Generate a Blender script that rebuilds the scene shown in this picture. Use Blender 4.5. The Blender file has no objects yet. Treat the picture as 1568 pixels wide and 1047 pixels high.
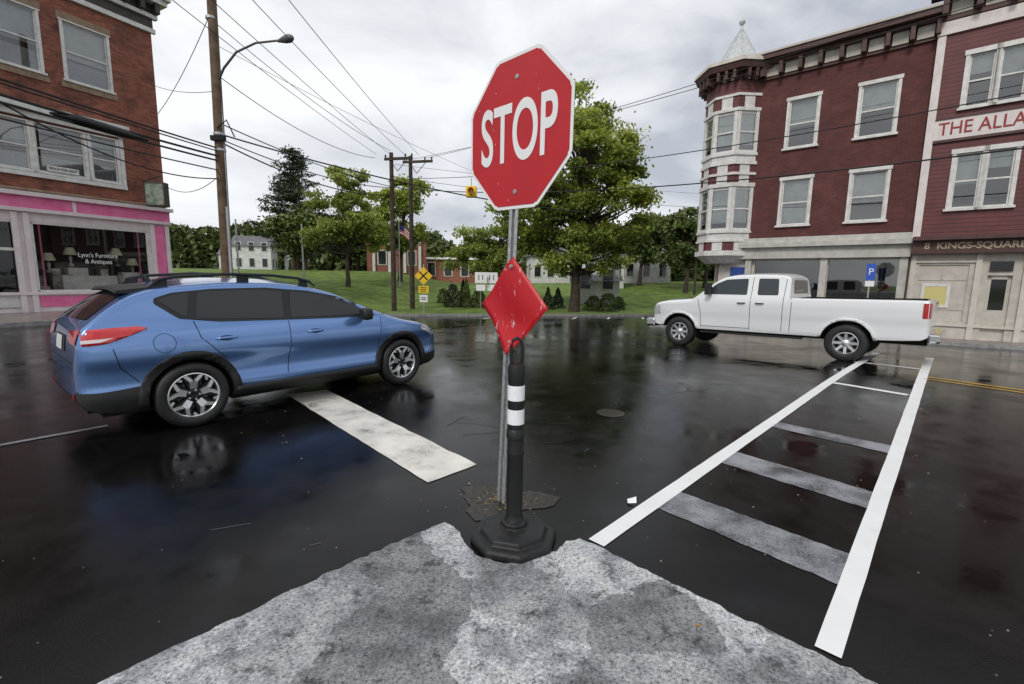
import bpy, bmesh, math, random
import numpy as np
from mathutils import Vector, Matrix
from mathutils.bvhtree import BVHTree
random.seed(7); rng=np.random.default_rng(7)
scene=bpy.context.scene; COL=bpy.context.collection
# ------------------------------------------------------------ materials
def mat(name,col=(.5,.5,.5),rough=.6,metal=0,spec=.5,coat=0,trans=0):
    m=bpy.data.materials.new(name); m.use_nodes=True
    b=m.node_tree.nodes['Principled BSDF']
    b.inputs['Base Color'].default_value=(*col,1); b.inputs['Roughness'].default_value=rough
    b.inputs['Metallic'].default_value=metal; b.inputs['Specular IOR Level'].default_value=spec
    b.inputs['Coat Weight'].default_value=coat; b.inputs['Coat Roughness'].default_value=.04
    return m
def N(m,t,**kw):
    n=m.node_tree.nodes.new(t)
    for k,v in kw.items(): setattr(n,k,v)
    return n
def L(m,a,b): m.node_tree.links.new(a,b)
def bs(m): return m.node_tree.nodes['Principled BSDF']
def noise(m,scale,detail=3,rough=.6,coord='Object',vec=None,dist=0):
    n=N(m,'ShaderNodeTexNoise'); n.inputs['Scale'].default_value=scale; n.inputs['Detail'].default_value=detail
    n.inputs['Roughness'].default_value=rough; n.inputs['Distortion'].default_value=dist
    if vec is None:
        tc=N(m,'ShaderNodeTexCoord'); vec=tc.outputs[coord]
    L(m,vec,n.inputs['Vector']); return n
def ramp(m,src,stops):
    r=N(m,'ShaderNodeValToRGB'); e=r.color_ramp.elements
    while len(e)<len(stops): e.new(.5)
    for i,(p,c) in enumerate(stops):
        e[i].position=p; e[i].color=(*c,1) if len(c)==3 else c
    L(m,src,r.inputs[0]); return r
def g(v): return (v,v,v)
def mixc(m,f,a,b,mode='MIX'):
    n=N(m,'ShaderNodeMix',data_type='RGBA',blend_type=mode)
    for s,i in ((f,0),(a,6),(b,7)):
        if isinstance(s,(int,float)): n.inputs[i].default_value=s
        elif isinstance(s,tuple): n.inputs[i].default_value=(*s,1)
        else: L(m,s,n.inputs[i])
    return n.outputs[2]
def bump(m,h,strength=.3,dist=.01):
    n=N(m,'ShaderNodeBump'); n.inputs['Strength'].default_value=strength; n.inputs['Distance'].default_value=dist
    L(m,h,n.inputs['Height']); L(m,n.outputs[0],bs(m).inputs['Normal']); return n
def noisy(name,c1,c2,scale=8,rough=.6,metal=0,bs_=.2,bd=.005,spec=.5,coat=0,lo=.35,hi=.65):
    m=mat(name,c1,rough,metal,spec,coat); n=noise(m,scale)
    r=ramp(m,n.outputs[0],[(lo,c1),(hi,c2)]); L(m,r.outputs[0],bs(m).inputs['Base Color'])
    if bs_: bump(m,n.outputs[0],bs_,bd)
    return m
def asphalt():
    m=mat('wet_asphalt',(.02,.02,.02),.2); b=bs(m)
    big=noise(m,.38,4,.6,dist=.6); mid=noise(m,2.4,4,.65); fine=noise(m,150,2,.7)
    c=ramp(m,mid.outputs[0],[(.3,(.0034,.0034,.004)),(.7,(.0085,.0074,.0068))])
    sp=ramp(m,fine.outputs[0],[(.62,g(0)),(.8,g(1))])
    c2=mixc(m,sp.outputs[0],c.outputs[0],(.05,.05,.05))
    L(m,c2,b.inputs['Base Color'])
    a=N(m,'ShaderNodeMath',operation='MULTIPLY_ADD'); L(m,mid.outputs[0],a.inputs[0]); a.inputs[1].default_value=.5; L(m,big.outputs[0],a.inputs[2])
    r=ramp(m,a.outputs[0],[(.60,g(.03)),(.74,g(.08)),(.95,g(.22))]); L(m,r.outputs[0],b.inputs['Roughness'])
    bst=ramp(m,a.outputs[0],[(.58,g(.02)),(.9,g(.38))])
    bn=bump(m,fine.outputs[0],.3,.004); L(m,bst.outputs[0],bn.inputs['Strength'])
    b.inputs['IOR'].default_value=1.33; b.inputs['Specular IOR Level'].default_value=.32
    return m
M_ASPH=asphalt()
def concrete_old():
    m=mat('weathered_concrete',g(.4),.7); b=bs(m)
    big=noise(m,2.3,4,.6,dist=.15); mid=noise(m,6,5,.72); fine=noise(m,75,3,.8)
    base=ramp(m,big.outputs[0],[(.34,g(.20)),(.43,(.30,.31,.33)),(.49,(.42,.43,.445)),(.62,(.53,.53,.53))])
    vor=N(m,'ShaderNodeTexVoronoi'); vor.inputs['Scale'].default_value=2.2; tc=N(m,'ShaderNodeTexCoord')
    nd=noise(m,9,3,.7); mx=mixc(m,.10,tc.outputs['Object'],nd.outputs[1]); L(m,mx,vor.inputs['Vector'])
    vr=ramp(m,vor.outputs['Color'],[(.28,g(.52)),(.30,g(.80)),(.55,g(.82)),(.57,g(1.08))])
    c=mixc(m,1.0,base.outputs[0],vr.outputs[0],'MULTIPLY')
    st=ramp(m,mid.outputs[0],[(.36,g(.20)),(.41,g(.72)),(.5,g(1.0))]); c=mixc(m,.9,c,st.outputs[0],'MULTIPLY')
    fr=ramp(m,fine.outputs[0],[(.34,g(.12)),(.44,g(.72)),(.54,g(1.0)),(.68,g(1.5))]); c=mixc(m,1.0,c,fr.outputs[0],'MULTIPLY')
    L(m,c,b.inputs['Base Color'])
    rr=ramp(m,big.outputs[0],[(.35,g(.28)),(.5,g(.75))]); L(m,rr.outputs[0],b.inputs['Roughness'])
    bump(m,fine.outputs[0],.5,.003); return m
M_CONC=concrete_old()
M_WALK=noisy('sidewalk_concrete',(.16,.13,.12),(.27,.24,.22),3,.35,bs_=.1)
M_CURB=noisy('curb_granite',(.2,.2,.2),(.36,.35,.34),6,.5)
def paint(name,col,worn,lo,hi,scale=14,rough=.45,dirt=.25):
    m=mat(name,col,rough); f=noise(m,scale*6,4,.75); q=noise(m,scale*.22,3,.6)
    a=N(m,'ShaderNodeMath',operation='MULTIPLY_ADD'); L(m,q.outputs[0],a.inputs[0]); a.inputs[1].default_value=.8; L(m,f.outputs[0],a.inputs[2])
    r=ramp(m,a.outputs[0],[(lo,worn),(hi,col)]); d=ramp(m,q.outputs[0],[(.35,g(1-dirt)),(.65,g(1))])
    c=mixc(m,1.0,r.outputs[0],d.outputs[0],'MULTIPLY'); L(m,c,bs(m).inputs['Base Color']); bump(m,f.outputs[0],.25,.002); return m
M_PW=paint('white_road_paint',(.82,.82,.81),(.25,.25,.25),.60,.69,dirt=.06)
M_PC=paint('cream_road_paint',(.78,.75,.68),(.14,.12,.10),.68,.78,dirt=.3)
M_PG=paint('worn_grey_paint',(.30,.31,.335),(.045,.045,.048),.72,.98,rough=.35,dirt=.35)
M_PY=paint('yellow_road_paint',(.62,.36,.03),(.04,.03,.02),.7,.9)
def brick(name,c1,c2,mortar,sc=1.0,dark=.35):
    m=mat(name,c1,.85); b=bs(m); tc=N(m,'ShaderNodeTexCoord'); s=N(m,'ShaderNodeSeparateXYZ'); L(m,tc.outputs['Object'],s.inputs[0])
    ad=N(m,'ShaderNodeMath',operation='ADD'); L(m,s.outputs[0],ad.inputs[0]); L(m,s.outputs[1],ad.inputs[1])
    cb=N(m,'ShaderNodeCombineXYZ'); L(m,ad.outputs[0],cb.inputs[0]); L(m,s.outputs[2],cb.inputs[1])
    t=N(m,'ShaderNodeTexBrick'); L(m,cb.outputs[0],t.inputs[0]); t.inputs['Scale'].default_value=sc
    t.inputs['Brick Width'].default_value=.22; t.inputs['Row Height'].default_value=.075; t.inputs['Mortar Size'].default_value=.008
    t.inputs['Color1'].default_value=(*c1,1); t.inputs['Color2'].default_value=(*c2,1); t.inputs['Mortar'].default_value=(*mortar,1)
    n=noise(m,.9,5,.75); r=ramp(m,n.outputs[0],[(.3,g(dark)),(.48,g(.85)),(.7,g(1.25))])
    c=mixc(m,1.0,t.outputs[0],r.outputs[0],'MULTIPLY'); L(m,c,b.inputs['Base Color'])
    bump(m,t.outputs['Fac'],-.4,.008); return m
M_BRICK=brick('red_brick',(.36,.115,.068),(.20,.06,.042),(.19,.11,.08),dark=.25)
M_BRICK2=brick('maroon_brick',(.135,.040,.036),(.092,.028,.027),(.12,.052,.046),dark=.7)
def clap(name,col,pitch=.11):
    m=mat(name,col,.6); tc=N(m,'ShaderNodeTexCoord'); s=N(m,'ShaderNodeSeparateXYZ'); L(m,tc.outputs['Object'],s.inputs[0])
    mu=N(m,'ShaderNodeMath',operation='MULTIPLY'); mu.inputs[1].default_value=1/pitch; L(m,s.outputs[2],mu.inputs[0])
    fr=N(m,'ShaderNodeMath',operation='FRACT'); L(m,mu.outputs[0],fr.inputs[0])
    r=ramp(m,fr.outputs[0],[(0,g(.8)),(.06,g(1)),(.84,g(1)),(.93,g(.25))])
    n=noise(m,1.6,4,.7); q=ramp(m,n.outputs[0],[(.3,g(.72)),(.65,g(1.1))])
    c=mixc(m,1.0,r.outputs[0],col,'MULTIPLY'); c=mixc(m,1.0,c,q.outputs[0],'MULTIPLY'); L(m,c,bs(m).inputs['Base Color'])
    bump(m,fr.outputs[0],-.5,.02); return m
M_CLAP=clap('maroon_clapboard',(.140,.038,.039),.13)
M_TRIM=noisy('weathered_white_trim',(.60,.58,.55),(.76,.75,.73),5,.6,bs_=.05)
M_TRIMD=noisy('cream_trim',(.46,.42,.37),(.58,.54,.48),4,.6,bs_=.05)
M_CORN=noisy('maroon_cornice',(.06,.03,.027),(.10,.045,.04),4,.6,bs_=0)
M_DKCORN=noisy('dark_cornice',(.035,.03,.028),(.06,.05,.045),4,.6,bs_=0)
M_PINK=noisy('pink_paint',(.76,.13,.32),(.80,.22,.42),3,.6,bs_=.05)
M_PINKL=noisy('pale_pink_paint',(.68,.57,.59),(.75,.69,.69),3,.6,bs_=.05)
M_DARK=mat('dark_interior',g(.010),.9)
M_ROOM=mat('room_interior',(.05,.045,.04),.9)
def glass(name,tint=(.75,.8,.82),base=.12):
    m=bpy.data.materials.new(name); m.use_nodes=True; nt=m.node_tree; nt.nodes.clear()
    o=nt.nodes.new('ShaderNodeOutputMaterial'); t=nt.nodes.new('ShaderNodeBsdfTransparent'); t.inputs[0].default_value=(*tint,1)
    gl=nt.nodes.new('ShaderNodeBsdfGlossy'); gl.inputs['Roughness'].default_value=.02; gl.inputs[0].default_value=(1,1,1,1)
    fr=nt.nodes.new('ShaderNodeFresnel'); fr.inputs[0].default_value=1.5
    mu=nt.nodes.new('ShaderNodeMath'); mu.operation='MULTIPLY_ADD'; mu.inputs[1].default_value=1.1; mu.inputs[2].default_value=base
    nt.links.new(fr.outputs[0],mu.inputs[0]); mu.use_clamp=True
    mx=nt.nodes.new('ShaderNodeMixShader'); nt.links.new(mu.outputs[0],mx.inputs[0]); nt.links.new(t.outputs[0],mx.inputs[1]); nt.links.new(gl.outputs[0],mx.inputs[2])
    nt.links.new(mx.outputs[0],o.inputs[0]); return m
M_GLASS=glass('window_glass')
M_SHOPGLASS=glass('shop_glass',(.9,.92,.92),.0)
M_BLIND=noisy('window_blind',(.55,.55,.52),(.70,.70,.66),3,.8,bs_=0)
M_STEEL=noisy('galvanised_steel',(.36,.37,.38),(.56,.57,.58),30,.42,metal=.6,bs_=.1,bd=.001)
M_WOOD=noisy('pole_wood',(.085,.055,.035),(.17,.115,.07),3,.85,bs_=.4)
M_WOODD=noisy('dark_pole_wood',(.035,.025,.02),(.075,.055,.04),3,.85,bs_=.3)
M_BLACK=mat('black_rubber',g(.007),.5)
M_WIRE=mat('black_cable',g(.012),.6)
M_LAMP=mat('lamp_grey',g(.14),.5,.3)
M_YEL=mat('sign_yellow',(.85,.55,.02),.5)
def signred():
    m=mat('red_sign_sheeting',(.56,.008,.014),.38); n=noise(m,22,4,.75); s=noise(m,3,3,.6)
    r=ramp(m,n.outputs[0],[(.30,(.30,.05,.05)),(.35,(.52,.009,.016))]); d=ramp(m,s.outputs[0],[(.3,g(.85)),(.6,g(1))])
    c=mixc(m,1.0,r.outputs[0],d.outputs[0],'MULTIPLY')
    v=N(m,'ShaderNodeTexVoronoi'); v.inputs['Scale'].default_value=13; tc=N(m,'ShaderNodeTexCoord'); L(m,tc.outputs['Object'],v.inputs['Vector'])
    sp=ramp(m,v.outputs['Distance'],[(.05,g(1)),(.07,g(0))]); c=mixc(m,sp.outputs[0],c,(.6,.42,.42)); L(m,c,bs(m).inputs['Base Color']); return m
M_RED=signred()
def scr():
    m=mat('scratched_red_sheeting',(.5,.008,.014),.4)
    tc=N(m,'ShaderNodeTexCoord'); mp=N(m,'ShaderNodeMapping'); mp.inputs['Scale'].default_value=(26,26,6); mp.inputs['Rotation'].default_value=(0,.5,0); L(m,tc.outputs['Object'],mp.inputs[0])
    n=noise(m,1.4,5,.75,vec=mp.outputs[0]); r=ramp(m,n.outputs[0],[(.635,(.50,.009,.016)),(.65,(.6,.5,.5))]); L(m,r.outputs[0],bs(m).inputs['Base Color']); return m
M_RED2=scr()
M_WHITE=mat('white_sheeting',(.84,.84,.84),.4)
# ------------------------------------------------------------ mesh helpers
def link(o,parent=None):
    COL.objects.link(o)
    if parent: o.parent=parent
    return o
def meshobj(name,verts,faces,m=None,parent=None,smooth=False,sharp=None):
    me=bpy.data.meshes.new(name); me.from_pydata([tuple(v) for v in verts],[],[tuple(f) for f in faces]); me.update()
    if m: me.materials.append(m)
    if smooth:
        me.polygons.foreach_set('use_smooth',[True]*len(me.polygons))
        if sharp: me.set_sharp_from_angle(angle=math.radians(sharp))
    o=bpy.data.objects.new(name,me); return link(o,parent)
def empty(name,loc=(0,0,0),rz=0,parent=None):
    o=bpy.data.objects.new(name,None); o.location=loc; o.rotation_euler=(0,0,rz); o.empty_display_size=.2; return link(o,parent)
def box(name,x0,x1,y0,y1,z0,z1,m,parent=None,bev=0):
    v=[(x,y,z) for x in (x0,x1) for y in (y0,y1) for z in (z0,z1)]
    f=[(0,1,3,2),(4,6,7,5),(0,4,5,1),(2,3,7,6),(0,2,6,4),(1,5,7,3)]
    o=meshobj(name,v,f,m,parent)
    if bev:
        md=o.modifiers.new('b','BEVEL'); md.width=bev; md.segments=2
    return o
class MB:
    def __init__(s): s.v=[]; s.f=[]
    def box(s,x0,x1,y0,y1,z0,z1):
        b=len(s.v); s.v+=[(x,y,z) for x in (x0,x1) for y in (y0,y1) for z in (z0,z1)]
        s.f+=[tuple(b+i for i in q) for q in [(0,1,3,2),(4,6,7,5),(0,4,5,1),(2,3,7,6),(0,2,6,4),(1,5,7,3)]]
    def tube(s,pts,rad,n=8,cap=True):
        pts=[Vector(p) for p in pts]; b=len(s.v); k=len(pts)
        rad=rad if hasattr(rad,'__len__') else [rad]*k
        for i,p in enumerate(pts):
            d=(pts[min(i+1,k-1)]-pts[max(i-1,0)]).normalized()
            a=Vector((0,0,1)) if abs(d.z)<.9 else Vector((1,0,0))
            u=d.cross(a).normalized(); w=d.cross(u)
            for j in range(n):
                t=2*math.pi*j/n; s.v.append(tuple(p+(u*math.cos(t)+w*math.sin(t))*rad[i]))
        for i in range(k-1):
            for j in range(n):
                s.f.append((b+i*n+j,b+i*n+(j+1)%n,b+(i+1)*n+(j+1)%n,b+(i+1)*n+j))
        if cap: s.f.append(tuple(b+j for j in range(n))[::-1]); s.f.append(tuple(b+(k-1)*n+j for j in range(n)))
    def poly(s,pts): b=len(s.v); s.v+=[tuple(p) for p in pts]; s.f.append(tuple(range(b,b+len(pts))))
    def lathe(s,prof,axis='z',n=24,c=(0,0,0)):
        b=len(s.v); k=len(prof)
        for (r,h) in prof:
            for j in range(n):
                t=2*math.pi*j/n
                if axis=='z': s.v.append((c[0]+r*math.cos(t),c[1]+r*math.sin(t),c[2]+h))
                elif axis=='y': s.v.append((c[0]+r*math.cos(t),c[1]+h,c[2]+r*math.sin(t)))
        for i in range(k-1):
            for j in range(n): s.f.append((b+i*n+j,b+i*n+(j+1)%n,b+(i+1)*n+(j+1)%n,b+(i+1)*n+j))
    def obj(s,name,m,parent=None,smooth=False,sharp=40): 
        o=meshobj(name,s.v,s.f,m,parent,smooth,sharp); return o
def text(name,body,size,loc,m,parent,sx=1,bold=0,ext=.003,rot=(math.pi/2,0,0),align='CENTER'):
    c=bpy.data.curves.new(name,'FONT'); c.body=body; c.size=size; c.extrude=ext; c.offset=bold; c.align_x=align; c.align_y='CENTER'
    c.materials.append(m); o=bpy.data.objects.new(name,c); o.location=loc; o.rotation_euler=rot; o.scale=(sx,1,1); return link(o,parent)
# ------------------------------------------------------------ terrain
def ss(a,b,x):
    t=max(0,min(1,(x-a)/(b-a))); return t*t*(3-2*t)
def gz(x,y):
    if y<7: q=0
    elif y<9: q=(y-7)**2*.0075
    else: q=.03*(min(y,45)-8)
    return -q*ss(-14,-6,x)
def yc(x): return 26.6+.3*max(-10,min(x,30))
def terr(x,y):
    d=y-yc(x); z=gz(x,y)-.06
    if d>0: z+=.14*ss(0,.4,d)+(2.0+.02*max(0,min(x,30)))*ss(.5,24,d)
    return z
def grid(name,xs,yf,nrow,zf,m):
    v=[];f=[]
    for j in range(nrow):
        for x in xs: y=yf(x,j/(nrow-1)); v.append((x,y,zf(x,y)))
    n=len(xs)
    for j in range(nrow-1):
        for i in range(n-1): f.append((j*n+i,j*n+i+1,(j+1)*n+i+1,(j+1)*n+i))
    return meshobj(name,v,f,m,None,True)
M_GRASS=noisy('lawn_grass',(.07,.12,.014),(.17,.24,.035),1.2,.9,bs_=.6,bd=.05)
xs=sorted(set([-600,-300,-150,-100,-70]+[round(v,2) for v in np.arange(-60,60.1,1.5)]+[70,100,150,300,600]))
ys=[-300,-100,-50]+list(np.arange(-25,70,.75))+[80,100,130,200,300,600,900]
v=[];f=[]
for y in ys:
    for x in xs: v.append((x,y,terr(x,y)))
n=len(xs)
for j in range(len(ys)-1):
    for i in range(n-1): f.append((j*n+i,j*n+i+1,(j+1)*n+i+1,(j+1)*n+i))
meshobj('ground',v,f,M_GRASS,None,True)
rx=sorted(set([-80,-70]+[round(v,2) for v in np.arange(-60,-20,2)]+[round(v,2) for v in np.arange(-20,20,.5)]+[round(v,2) for v in np.arange(20,61,2)]))
grid('road',rx,lambda x,t:-20+t*(yc(x)+20),96,lambda x,y:gz(x,y),M_ASPH)
mb=MB()
cx=[round(v,2) for v in np.arange(-60,60,1)]
for a,b in zip(cx[:-1],cx[1:]):
    for (d0,d1,z) in ((0,.16,.13),):
        P=[(x,yc(x)+d,gz(x,yc(x)+d)+z) for x,d in ((a,d0),(b,d0),(b,d1),(a,d1))]
        mb.poly(P); mb.poly([(a,yc(a),gz(a,yc(a))-.1),(b,yc(b),gz(b,yc(b))-.1),P[1],P[0]])
        mb.poly([P[3],P[2],(b,P[2][1]+.01,P[2][2]-.2),(a,P[3][1]+.01,P[3][2]-.2)])
mb.obj('curb',M_CURB)
def strip(name,p,q,w0,w1,m,off=.006,n=None,wob=.004):
    p=Vector(p); q=Vector(q); d=(q-p); Ln=d.length; d.normalize(); nn=Vector((-d.y,d.x)); n=n or max(2,int(Ln/.25)); v=[];f=[]
    for i in range(n+1):
        t=i/n; c=p+(q-p)*t; w=(w0+(w1-w0)*t)/2
        for k in (-1,0,1):
            e=c+nn*(k*w+(random.uniform(-wob,wob)*.5 if k else 0)); v.append((e.x,e.y,gz(e.x,e.y)+off))
    for i in range(n):
        for k in (0,1): f.append((3*i+k,3*i+k+1,3*i+k+4,3*i+k+3))
    return meshobj(name,v,f,m)
def quad(name,P,m,off=.006,n=24):
    v=[];f=[]
    A,B,C,D=[Vector(p) for p in P]
    for i in range(n+1):
        for j in range(5):
            t=i/n; s=j/4; e=(A*(1-s)+B*s)*(1-t)+(D*(1-s)+C*s)*t
            e=e+Vector((random.uniform(-.007,.007),random.uniform(-.007,.007))); v.append((e.x,e.y,gz(e.x,e.y)+off))
    for i in range(n):
        for j in range(4): f.append((5*i+j,5*i+j+1,5*i+j+6,5*i+j+5))
    return meshobj(name,v,f,m)
cw=empty('crosswalk_marking')
for o in (strip('edge_line_a',(.54,2.675),(9.16,11.52),.115,.14,M_PW),strip('edge_line_b',(1.415,1.845),(9.77,10.71),.10,.15,M_PW),
  strip('bar_1',(7.42,9.9),(8.02,8.95),.12,.12,M_PW,.004),strip('bar_2',(5.25,7.5),(5.85,6.68),.13,.13,M_PW,.004),
  quad('bar_3',[(3.09,5.27),(2.92,5.08),(3.66,4.27),(3.86,4.49)],M_PG,.004),quad('bar_4',[(2.14,4.3),(1.87,4.02),(2.62,3.15),(2.86,3.43)],M_PG,.004),
  quad('bar_5',[(1.30,3.42),(1.05,3.15),(1.8,2.3),(2.06,2.59)],M_PG,.004)): o.parent=cw
quad('stop_line',[(-3.03,6.12),(-2.63,6.44),(-.29,3.86),(-.65,3.48)],M_PC)
strip('road_edge_line',(-8,.1),(-4.27,4.74),.07,.07,M_PG)
yl=empty('yellow_centre_line')
strip('line_a',(7.17,7.91),(12.2,.5),.09,.09,M_PY).parent=yl; strip('line_b',(7.38,8.05),(12.42,.65),.09,.09,M_PY).parent=yl
pk=empty('parking_line')
for i,(x,y) in enumerate([(3.2,24.6),(5.2,25.2),(7.3,25.8),(-1.5,23.5)]): strip('line_%d'%i,(x,y),(x+.5,y+2.0),.12,.12,M_PW).parent=pk
mb=MB(); mb.lathe([(0.001,.004),(.13,.004),(.15,.004),(.16,.003),(.17,.002)],n=32,c=(1.22,5.52,0)); mb.obj('manhole_cover',noisy('cast_iron',(.02,.016,.012),(.05,.035,.025),30,.3,.3))
mb=MB()
def crack(x,y,a,n_,w=.004):
    for i in range(n_):
        l=random.uniform(.05,.14); x2,y2=x+math.cos(a)*l,y+math.sin(a)*l; nx,ny=-math.sin(a)*w,math.cos(a)*w
        mb.poly([(x-nx,y-ny,gz(x,y)+.004),(x2-nx,y2-ny,gz(x2,y2)+.004),(x2+nx,y2+ny,gz(x2,y2)+.004),(x+nx,y+ny,gz(x,y)+.004)]); x,y=x2,y2; a+=random.uniform(-.3,.3)
for s in ((-.6,5.0,.2,7),(-.1,5.2,-.3,8),(-.5,4.6,.5,5),(-.7,4.9,1.2,4),(.1,4.4,.1,6),(2.2,6.5,.4,10)): crack(*s)
mb.obj('asphalt_cracks',mat('crack_dark',g(.003),.6))
mb=MB()
for s in ((-1.9,2.75,.42,2),(-1.2,2.6,.5,1),(.7,4.2,1.0,1)): crack(*s,w=.0025)
mb.obj('asphalt_scratches',mat('scratch_pale',g(.12),.7))
# concrete island
pl=[(-1.62,1.63),(-1.25,2.03),(-1.0,2.32),(-.71,2.62),(-.56,2.76),(-.43,2.89),(-.34,2.80),(-.25,2.6),(-.16,2.50),(-.03,2.44),(.12,2.49),(.28,2.58),(.36,2.68),(.45,2.71),(.56,2.62),(.74,2.44),(1.03,2.15),(1.51,1.69),(3.2,0),(3.2,-5),(-4.5,-5),(-3.6,-.6)]
P=[]
for i in range(len(pl)):
    a=Vector(pl[i]); b=Vector(pl[(i+1)%len(pl)]); k=max(1,int((b-a).length/.04)) if i<17 else 1
    for j in range(k):
        c=a+(b-a)*j/k; P.append((c.x+random.uniform(-.010,.010),c.y+random.uniform(-.010,.010)))
mb=MB(); mb.poly([(x,y,.008) for x,y in P]); k=len(P)
for i in range(k):
    a=P[i]; b=P[(i+1)%k]; mb.poly([(a[0],a[1],.008),(a[0],a[1],-.002),(b[0],b[1],-.002),(b[0],b[1],.008)])
mb.obj('concrete_island',M_CONC)
M_LEAFD=noisy('fallen_leaf',(.30,.17,.03),(.45,.30,.05),40,.6,bs_=0)
mb=MB()
def leaf(x,y,z,s):
    a=random.uniform(0,6.3); c,s_=math.cos(a)*s,math.sin(a)*s
    mb.poly([(x+c,y+s_,z),(x-s_*.5,y+c*.5,z+s*.25),(x-c,y-s_,z),(x+s_*.5,y-c*.5,z+s*.12)])
for i in range(60):
    x=random.uniform(-6,8); y=random.uniform(1.8,14); leaf(x,y,gz(x,y)+.008,random.uniform(.008,.02))
for i in range(90):
    r=abs(random.gauss(0,.13)); a=random.uniform(0,6.3); leaf(-.06+r*1.3*math.cos(a),3.22+r*math.sin(a),.014,random.uniform(.005,.013))
mb.obj('fallen_leaves',M_LEAFD)
mb=MB()
for i in range(260):
    x,y=random.uniform(-3,4),random.uniform(1.5,7)
    if i>160:
        r=abs(random.gauss(0,.15)); a=random.uniform(0,6.3); x,y=-.06+r*1.4*math.cos(a),3.22+r*math.sin(a)
    s=random.uniform(.0015,.0045); mb.box(x-s,x+s,y-s,y+s*.7,gz(x,y),gz(x,y)+s*1.2)
mb.obj('gravel_debris',noisy('gravel',(.12,.1,.08),(.4,.37,.33),50,.8,bs_=0))
meshobj('litter_paper',[(.86,3.18,.012),(.92,3.17,.02),(.93,3.22,.045),(.87,3.24,.015)],[(0,1,2,3)],M_WHITE)
mb=MB(); pts=[]
for i in range(28):
    a=2*math.pi*i/28; r=.3*(1+.25*math.sin(3*a+1)+random.uniform(-.1,.1)); pts.append((-.04+r*1.1*math.cos(a),3.2+r*.8*math.sin(a),.005))
mb.poly(pts); mb.obj('dirt_patch',noisy('wet_dirt',(.008,.006,.005),(.045,.034,.024),28,.5,bs_=.6))
# ------------------------------------------------------------ stop sign & post
st=empty('stop_sign',(-.06,3.18,0)); SY=math.radians(-47)
mb=MB()
def uchan(mb,p,q,rz,w=.04,t=.005,dpt=.025):
    prof=[(-w*1.1,0),(-w*.45,0),(-w*.35,dpt),(w*.35,dpt),(w*.45,0),(w*1.1,0),(w*1.1,-t),(w*.45-.003,-t),(w*.3,dpt-t),(-w*.3,dpt-t),(-w*.45+.003,-t),(-w*1.1,-t)][::-1]
    b=len(mb.v); c,s=math.cos(rz),math.sin(rz)
    for P0 in (p,q):
        for x,y in prof: mb.v.append((P0[0]+c*x-s*y,P0[1]+s*x+c*y,P0[2]))
    n=len(prof)
    for i in range(n): mb.f.append((b+i,b+(i+1)%n,b+n+(i+1)%n,b+n+i))
uchan(mb,(0,0,0),(.085,-.06,2.9),SY,.036); mb.obj('post',M_STEEL,st)
mb=MB(); uchan(mb,(-.004,0.012,0),(.004,.006,.35),SY,.032); mb.obj('post_stub',M_STEEL,st)
def signplate(parent,name,pts,m,y=0,th=.003):
    n=len(pts); v=[(x,y-th,z) for x,z in pts]+[(x,y,z) for x,z in pts]
    f=[tuple(range(n)),tuple(range(2*n-1,n-1,-1))]+[(i,n+i,n+(i+1)%n,(i+1)%n) for i in range(n)]
    return meshobj(name,v,f,m,parent)
def octp(R,rc=.02):
    P=[]
    for i in range(8):
        a=math.radians(22.5+45*i)
        for t in (-1,0,1):
            b=a+t*.035; r=R if t==0 else R*.998; P.append((r*math.cos(b)*(1 if t else .992),r*math.sin(b)*(1 if t else .992)))
    return P
sp=empty('sign_panel',(.07,-.075,2.535),SY,st); sp.rotation_euler=(math.radians(1),math.radians(1.5),SY)
R=.462/math.cos(math.radians(22.5))
signplate(sp,'white_border',octp(R),M_WHITE); signplate(sp,'red_face',octp(R*.955),M_RED,-.0045,.0015)
text('stop_text','STOP',.50,(0,-.0085,-.012),M_WHITE,sp,.585,.008,.001)
mb=MB()
for z in (.33,-.36): mb.lathe([(.001,-.014),(.014,-.012),(.016,-.006)],'y',16,(0,0,z))
mb.obj('bolts',M_STEEL,sp,True)
sp2=empty('red_diamond_sign',(0.0,3.10,1.435),SY)
D=.325; v=[];f=[];nn=14
def bend(x,z):
    return -.012*math.sin((x+z)*9)-.06*max(0,-z-.12)/.2
for i in range(nn+1):
    for j in range(nn+1):
        a=(i/nn-.5)*2;b=(j/nn-.5)*2; x=(a-b)/2*D; z=(a+b)/2*D
        v.append((x,bend(x,z),z))
for i in range(nn):
    for j in range(nn): q=i*(nn+1)+j; f.append((q,q+nn+1,q+nn+2,q+1))
o=meshobj('plate',v,f,M_RED2,sp2,True); md=o.modifiers.new('s','SOLIDIFY'); md.thickness=.003
mb=MB()
for z in (.26,-.24): mb.lathe([(.001,-.03),(.012,-.028),(.014,-.01)],'y',16,(0,0,z))
mb.obj('bolts',M_STEEL,sp2,True)
# ------------------------------------------------------------ bollard
bo=empty('delineator_bollard',(.03,2.71,0),math.radians(8))
mb=MB()
mb.lathe([(.001,.0),(.272,.0),(.272,.035),(.258,.05),(.215,.052),(.205,.085),(.12,.095),(.085,.10),(.085,.13),(.07,.135),(.001,.135)],n=8)
o=mb.obj('rubber_base',noisy('recycled_rubber',g(.005),g(.015),20,.55,bs_=.3),bo)
md=o.modifiers.new('b','BEVEL'); md.width=.008; md.segments=2
mb=MB(); mb.lathe([(.064,.13),(.060,.14),(.052,.16),(.050,.17),(.050,.55),(.053,.56),(.053,.575),(.050,.585),(.050,.66),(.056,.665),(.056,.71),(.052,.715),(.050,.72)],n=32)
mb.lathe([(.050,.72),(.050,1.00),(.052,1.01),(.052,1.09),(.046,1.115),(.02,1.125),(.001,1.125)],n=32)
mb.obj('tube',M_BLACK,bo,True)
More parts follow.
